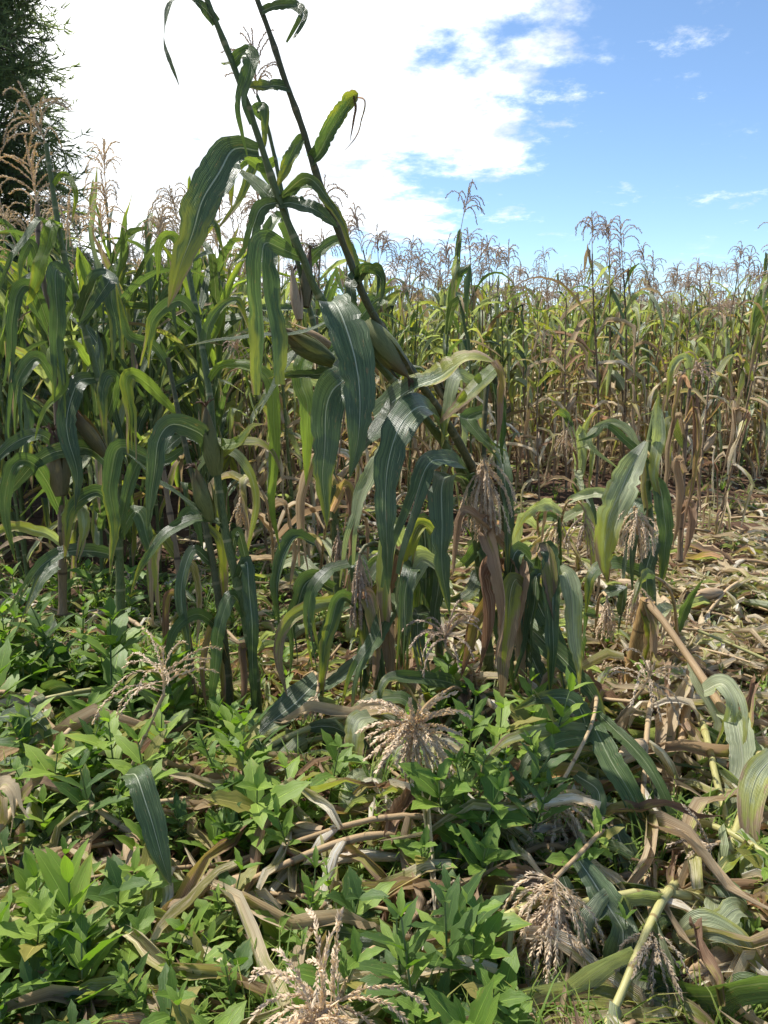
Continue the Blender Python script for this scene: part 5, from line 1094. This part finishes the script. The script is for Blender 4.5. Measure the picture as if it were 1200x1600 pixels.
for (x0, x1, y0, y1), n_, lab, grp, (s0, s1) in ZN:
    for k in range(n_):
        q = G(WR.uniform(x0, x1), WR.uniform(y0, y1)); pw(q, WR.uniform(s0, s1), lab, grp)
for (px, py, sc, i, lab) in [(40, 1120, 1.3, 0, 'broad leaved weed at the left edge below the pale small weeds'), (180, 1490, 1.0, 3, 'weed with four wide smooth leaves near the lower left corner'), (130, 1650, .95, 0, 'large upright weed with folded long leaves at the bottom left'),
                        (745, 1330, 1.2, 4, 'deep green toothed weed right of the dark hanging leaf'), (735, 1560, 1.15, 1, 'bright pointed weed beside the short dry stalk'), (450, 1010, .8, 4, 'lone bright weed beside the pinkish dry leaves left of centre'), (890, 1400, .8, 1, 'round leaved weed right of the drooping tassel'), (1010, 1110, .8, 1, 'weed with broad leaves at the foot of the yellow stub')]:
    pw(G(px, py), sc, lab, None, i)
q = G(178, 1150); tw = empty('weed_plant', (q[0], q[1], float(gz(q[0], q[1]))), 'tall broad leaved weed with toothed leaves standing above the others at left', 'weed')
weed(tw, .46, 6, .17, random.Random(5), 'weed', wr=.40, lean=-.05, ang=(50, 80))
q = G(120, 1560); tw = empty('weed_plant', (q[0], q[1], float(gz(q[0], q[1]))), 'upright weed with long folded leaves near the bottom left corner', 'weed')
weed(tw, .27, 6, .13, random.Random(8), 'weedl', wr=.30, lean=.05, ang=(25, 55), jag=False)
# ground cover of seedlings and grass nobody could count
gc = MB(); sp = []
for i in range(8):
    rng = random.Random(800 + i); out = []
    if i < 5: weed(None, rng.uniform(.05, .10), 3, rng.uniform(.03, .045), rng, 'weed', wr=.45, stuff=out)
    else:
        for k in range(9):
            mb = MB(); a = rng.uniform(0, 6.28); pt, ns = grow((0, 0, 0), (cos(a) * .4, sin(a) * .4, 1), (cos(a), sin(a), .2), rng.uniform(.08, .2), 5, 6, rng)
            leaf_sheet(mb, pt, ns, .005, m=2, fold=.3, rng=rng); out.append((mb.arrays(), 0))
    mb = MB()
    for arr, mi in out: mb.add(remap(arr, mi))
    sp.append(mb.arrays())
for k in range(5200):
    u = WR.random()
    if u < .30: px, py = WR.uniform(-100, 700), WR.uniform(1150, 1900)
    elif u < .55: px, py = WR.uniform(-150, 420), WR.uniform(880, 1180)
    elif u < .75: px, py = WR.uniform(700, 1300), WR.uniform(1040, 1800)
    else: px, py = WR.uniform(300, 900) if u < .92 else WR.uniform(900, 1400), WR.uniform(720, 1000)
    q = G(px, py)
    if q[1] < .5 or q[1] > 10: continue
    a = WR.uniform(0, 6.28); s_ = WR.uniform(.5, 1.3)
    Mx = np.array([[cos(a), -sin(a), 0], [sin(a), cos(a), 0], [0, 0, 1]]) * s_
    gc.add(remap(WR.choice(sp), 0 if WR.random() < .7 else 1), Mx, A3(q[0], q[1], float(gz(q[0], q[1]))), tint=WR.random())
tag(gc.build('ground_cover', [M['weed'], M['weedl']]), 'low seedlings and grass covering the soil between the plants', 'ground cover', kind='stuff')
# ------------------------------------------------------------------ trees
def conifer(loc, H, Rad, label, name='conifer_tree', seed=1, nb=230, blades=26, bl=.085, mat='needle'):
    rng = np.random.RandomState(seed); r_ = random.Random(seed)
    root = empty(name, tuple(loc), label, 'tree')
    z = np.linspace(0, H, 14); tm = MB()
    tube(tm, np.stack([.06 * np.sin(z * .8), .05 * np.sin(z * .6 + 1), z], 1), np.linspace(.022 * H, .004 * H, 14), 9); tm.build('trunk', M['bark'], root)
    br = MB(); nd = MB()
    for i in range(nb):
        f = (i + r_.random()) / nb; hz = H * (.04 + .95 * f); az = r_.uniform(0, 6.28)
        L = Rad * (1 - f ** 2.6) ** .8 * r_.uniform(.75, 1.15) + .15
        pt, _ = grow((0, 0, hz), (cos(az), sin(az), r_.uniform(.1, .5)), UP, L, 9, .25, r_, wob=.3)
        tube(br, pt, np.linspace(.010 + .006 * L, .003, 9), 4, cap=False)
        if r_.random() < .8:                           # bare feathery tip reaching past the foliage, sweeping upwards
            pt3, _ = grow(pt[6], unit(pt[7] - pt[5]), UP, r_.uniform(.35, .65) * Rad / 2, 7, -1.6, r_, wob=.3)
            tube(br, pt3, np.linspace(.0045, .0012, 7), 3, cap=False)
            spikelets(br, pt3, tangents(pt3), 22, .05, .006, r_, .5)
        nt = int(24 * L) + 6
        for k in range(nt):                            # side sprays carrying blades
            u = r_.uniform(.18, 1.0) * 8; a0 = int(min(u, 7)); q = pt[a0] + (pt[a0 + 1] - pt[a0]) * (u - a0)
            dd = unit(unit(pt[a0 + 1] - pt[a0]) * .7 + A3(r_.uniform(-1, 1), r_.uniform(-1, 1), r_.uniform(-.35, .75)))
            sl = r_.uniform(.25, .55) * (.6 + .4 * Rad / 2)
            pt2, _ = grow(q, dd, UP, sl, 6, -.6 if r_.random() < .6 else 1.2, r_, wob=.6)
            tube(br, pt2, np.linspace(.003, .0012, 6), 3, cap=False)
            m = blades; t_ = rng.uniform(.1, 1, m) * 5; ii = np.minimum(t_.astype(int), 4); q0 = pt2[ii] + (pt2[ii + 1] - pt2[ii]) * (t_ - ii)[:, None]
            bd = unit(unit(pt2[ii + 1] - pt2[ii]) * 1.0 + rng.randn(m, 3) * .55); sd = unit(np.cross(bd, rng.randn(m, 3))) * .009 * (bl / .13)
            bL = bl * rng.uniform(.6, 1.3, m)[:, None]
            V = np.stack([q0 - sd, q0 + sd, q0 + bd * bL], 1)
            nd.raw(V.reshape(-1, 3), np.zeros((m * 3, 2)), tris=np.arange(m * 3).reshape(-1, 3), tint=np.repeat(rng.uniform(0, .6, m), 3))
    br.build('limbs', M['twig'], root); cr = nd.build('crown', M[mat], root, smooth=False)
    return root
conifer((-5.58, 9.0, float(gz(-5.58, 9.0)) - .05), 9.5, 1.7, 'tall dark feathery conifer rising above the maize at the left edge', nb=760, blades=16, bl=.13)
conifer((19.5, 36, 0), 4.4, 1.1, 'small distant conifer above the maize at the right edge', seed=3, nb=60, blades=9, bl=.16, mat='farleaf')
conifer((9.9, 34, 0), 3.6, 1.6, 'small distant bushy tree just showing above the field right of centre', name='distant_tree', seed=4, nb=60, blades=9, bl=.18, mat='farleaf')
conifer((13.3, 40, 0), 4.0, 1.7, 'second distant bushy tree between the tassels at right', name='distant_tree', seed=6, nb=60, blades=9, bl=.18, mat='farleaf')
# hidden prototypes are moved into the field as real plants
for j, (k, root) in enumerate(PROTO.items()):
    x, y = [(-2.6, 4.9), (-3.1, 5.3), (-3.6, 6.2), (-2.2, 5.6), (-1.6, 6.4), (-4.2, 7.1), (0.6, 7.6), (1.4, 8.2), (2.3, 8.1), (3.3, 8.4), (-.4, 7.9), (4.2, 9.1), (1.9, 9.0), (2.9, 7.3), (.9, 6.9), (3.9, 7.9), (-.2, 6.8)][j]
    root.location = (x, y, float(gz(x, y)))
    lb_, gp_ = field_label(k[0], x / y, y - front(x / y) > 1.1)
    tag(root, lb_, 'maize plant', gp_)
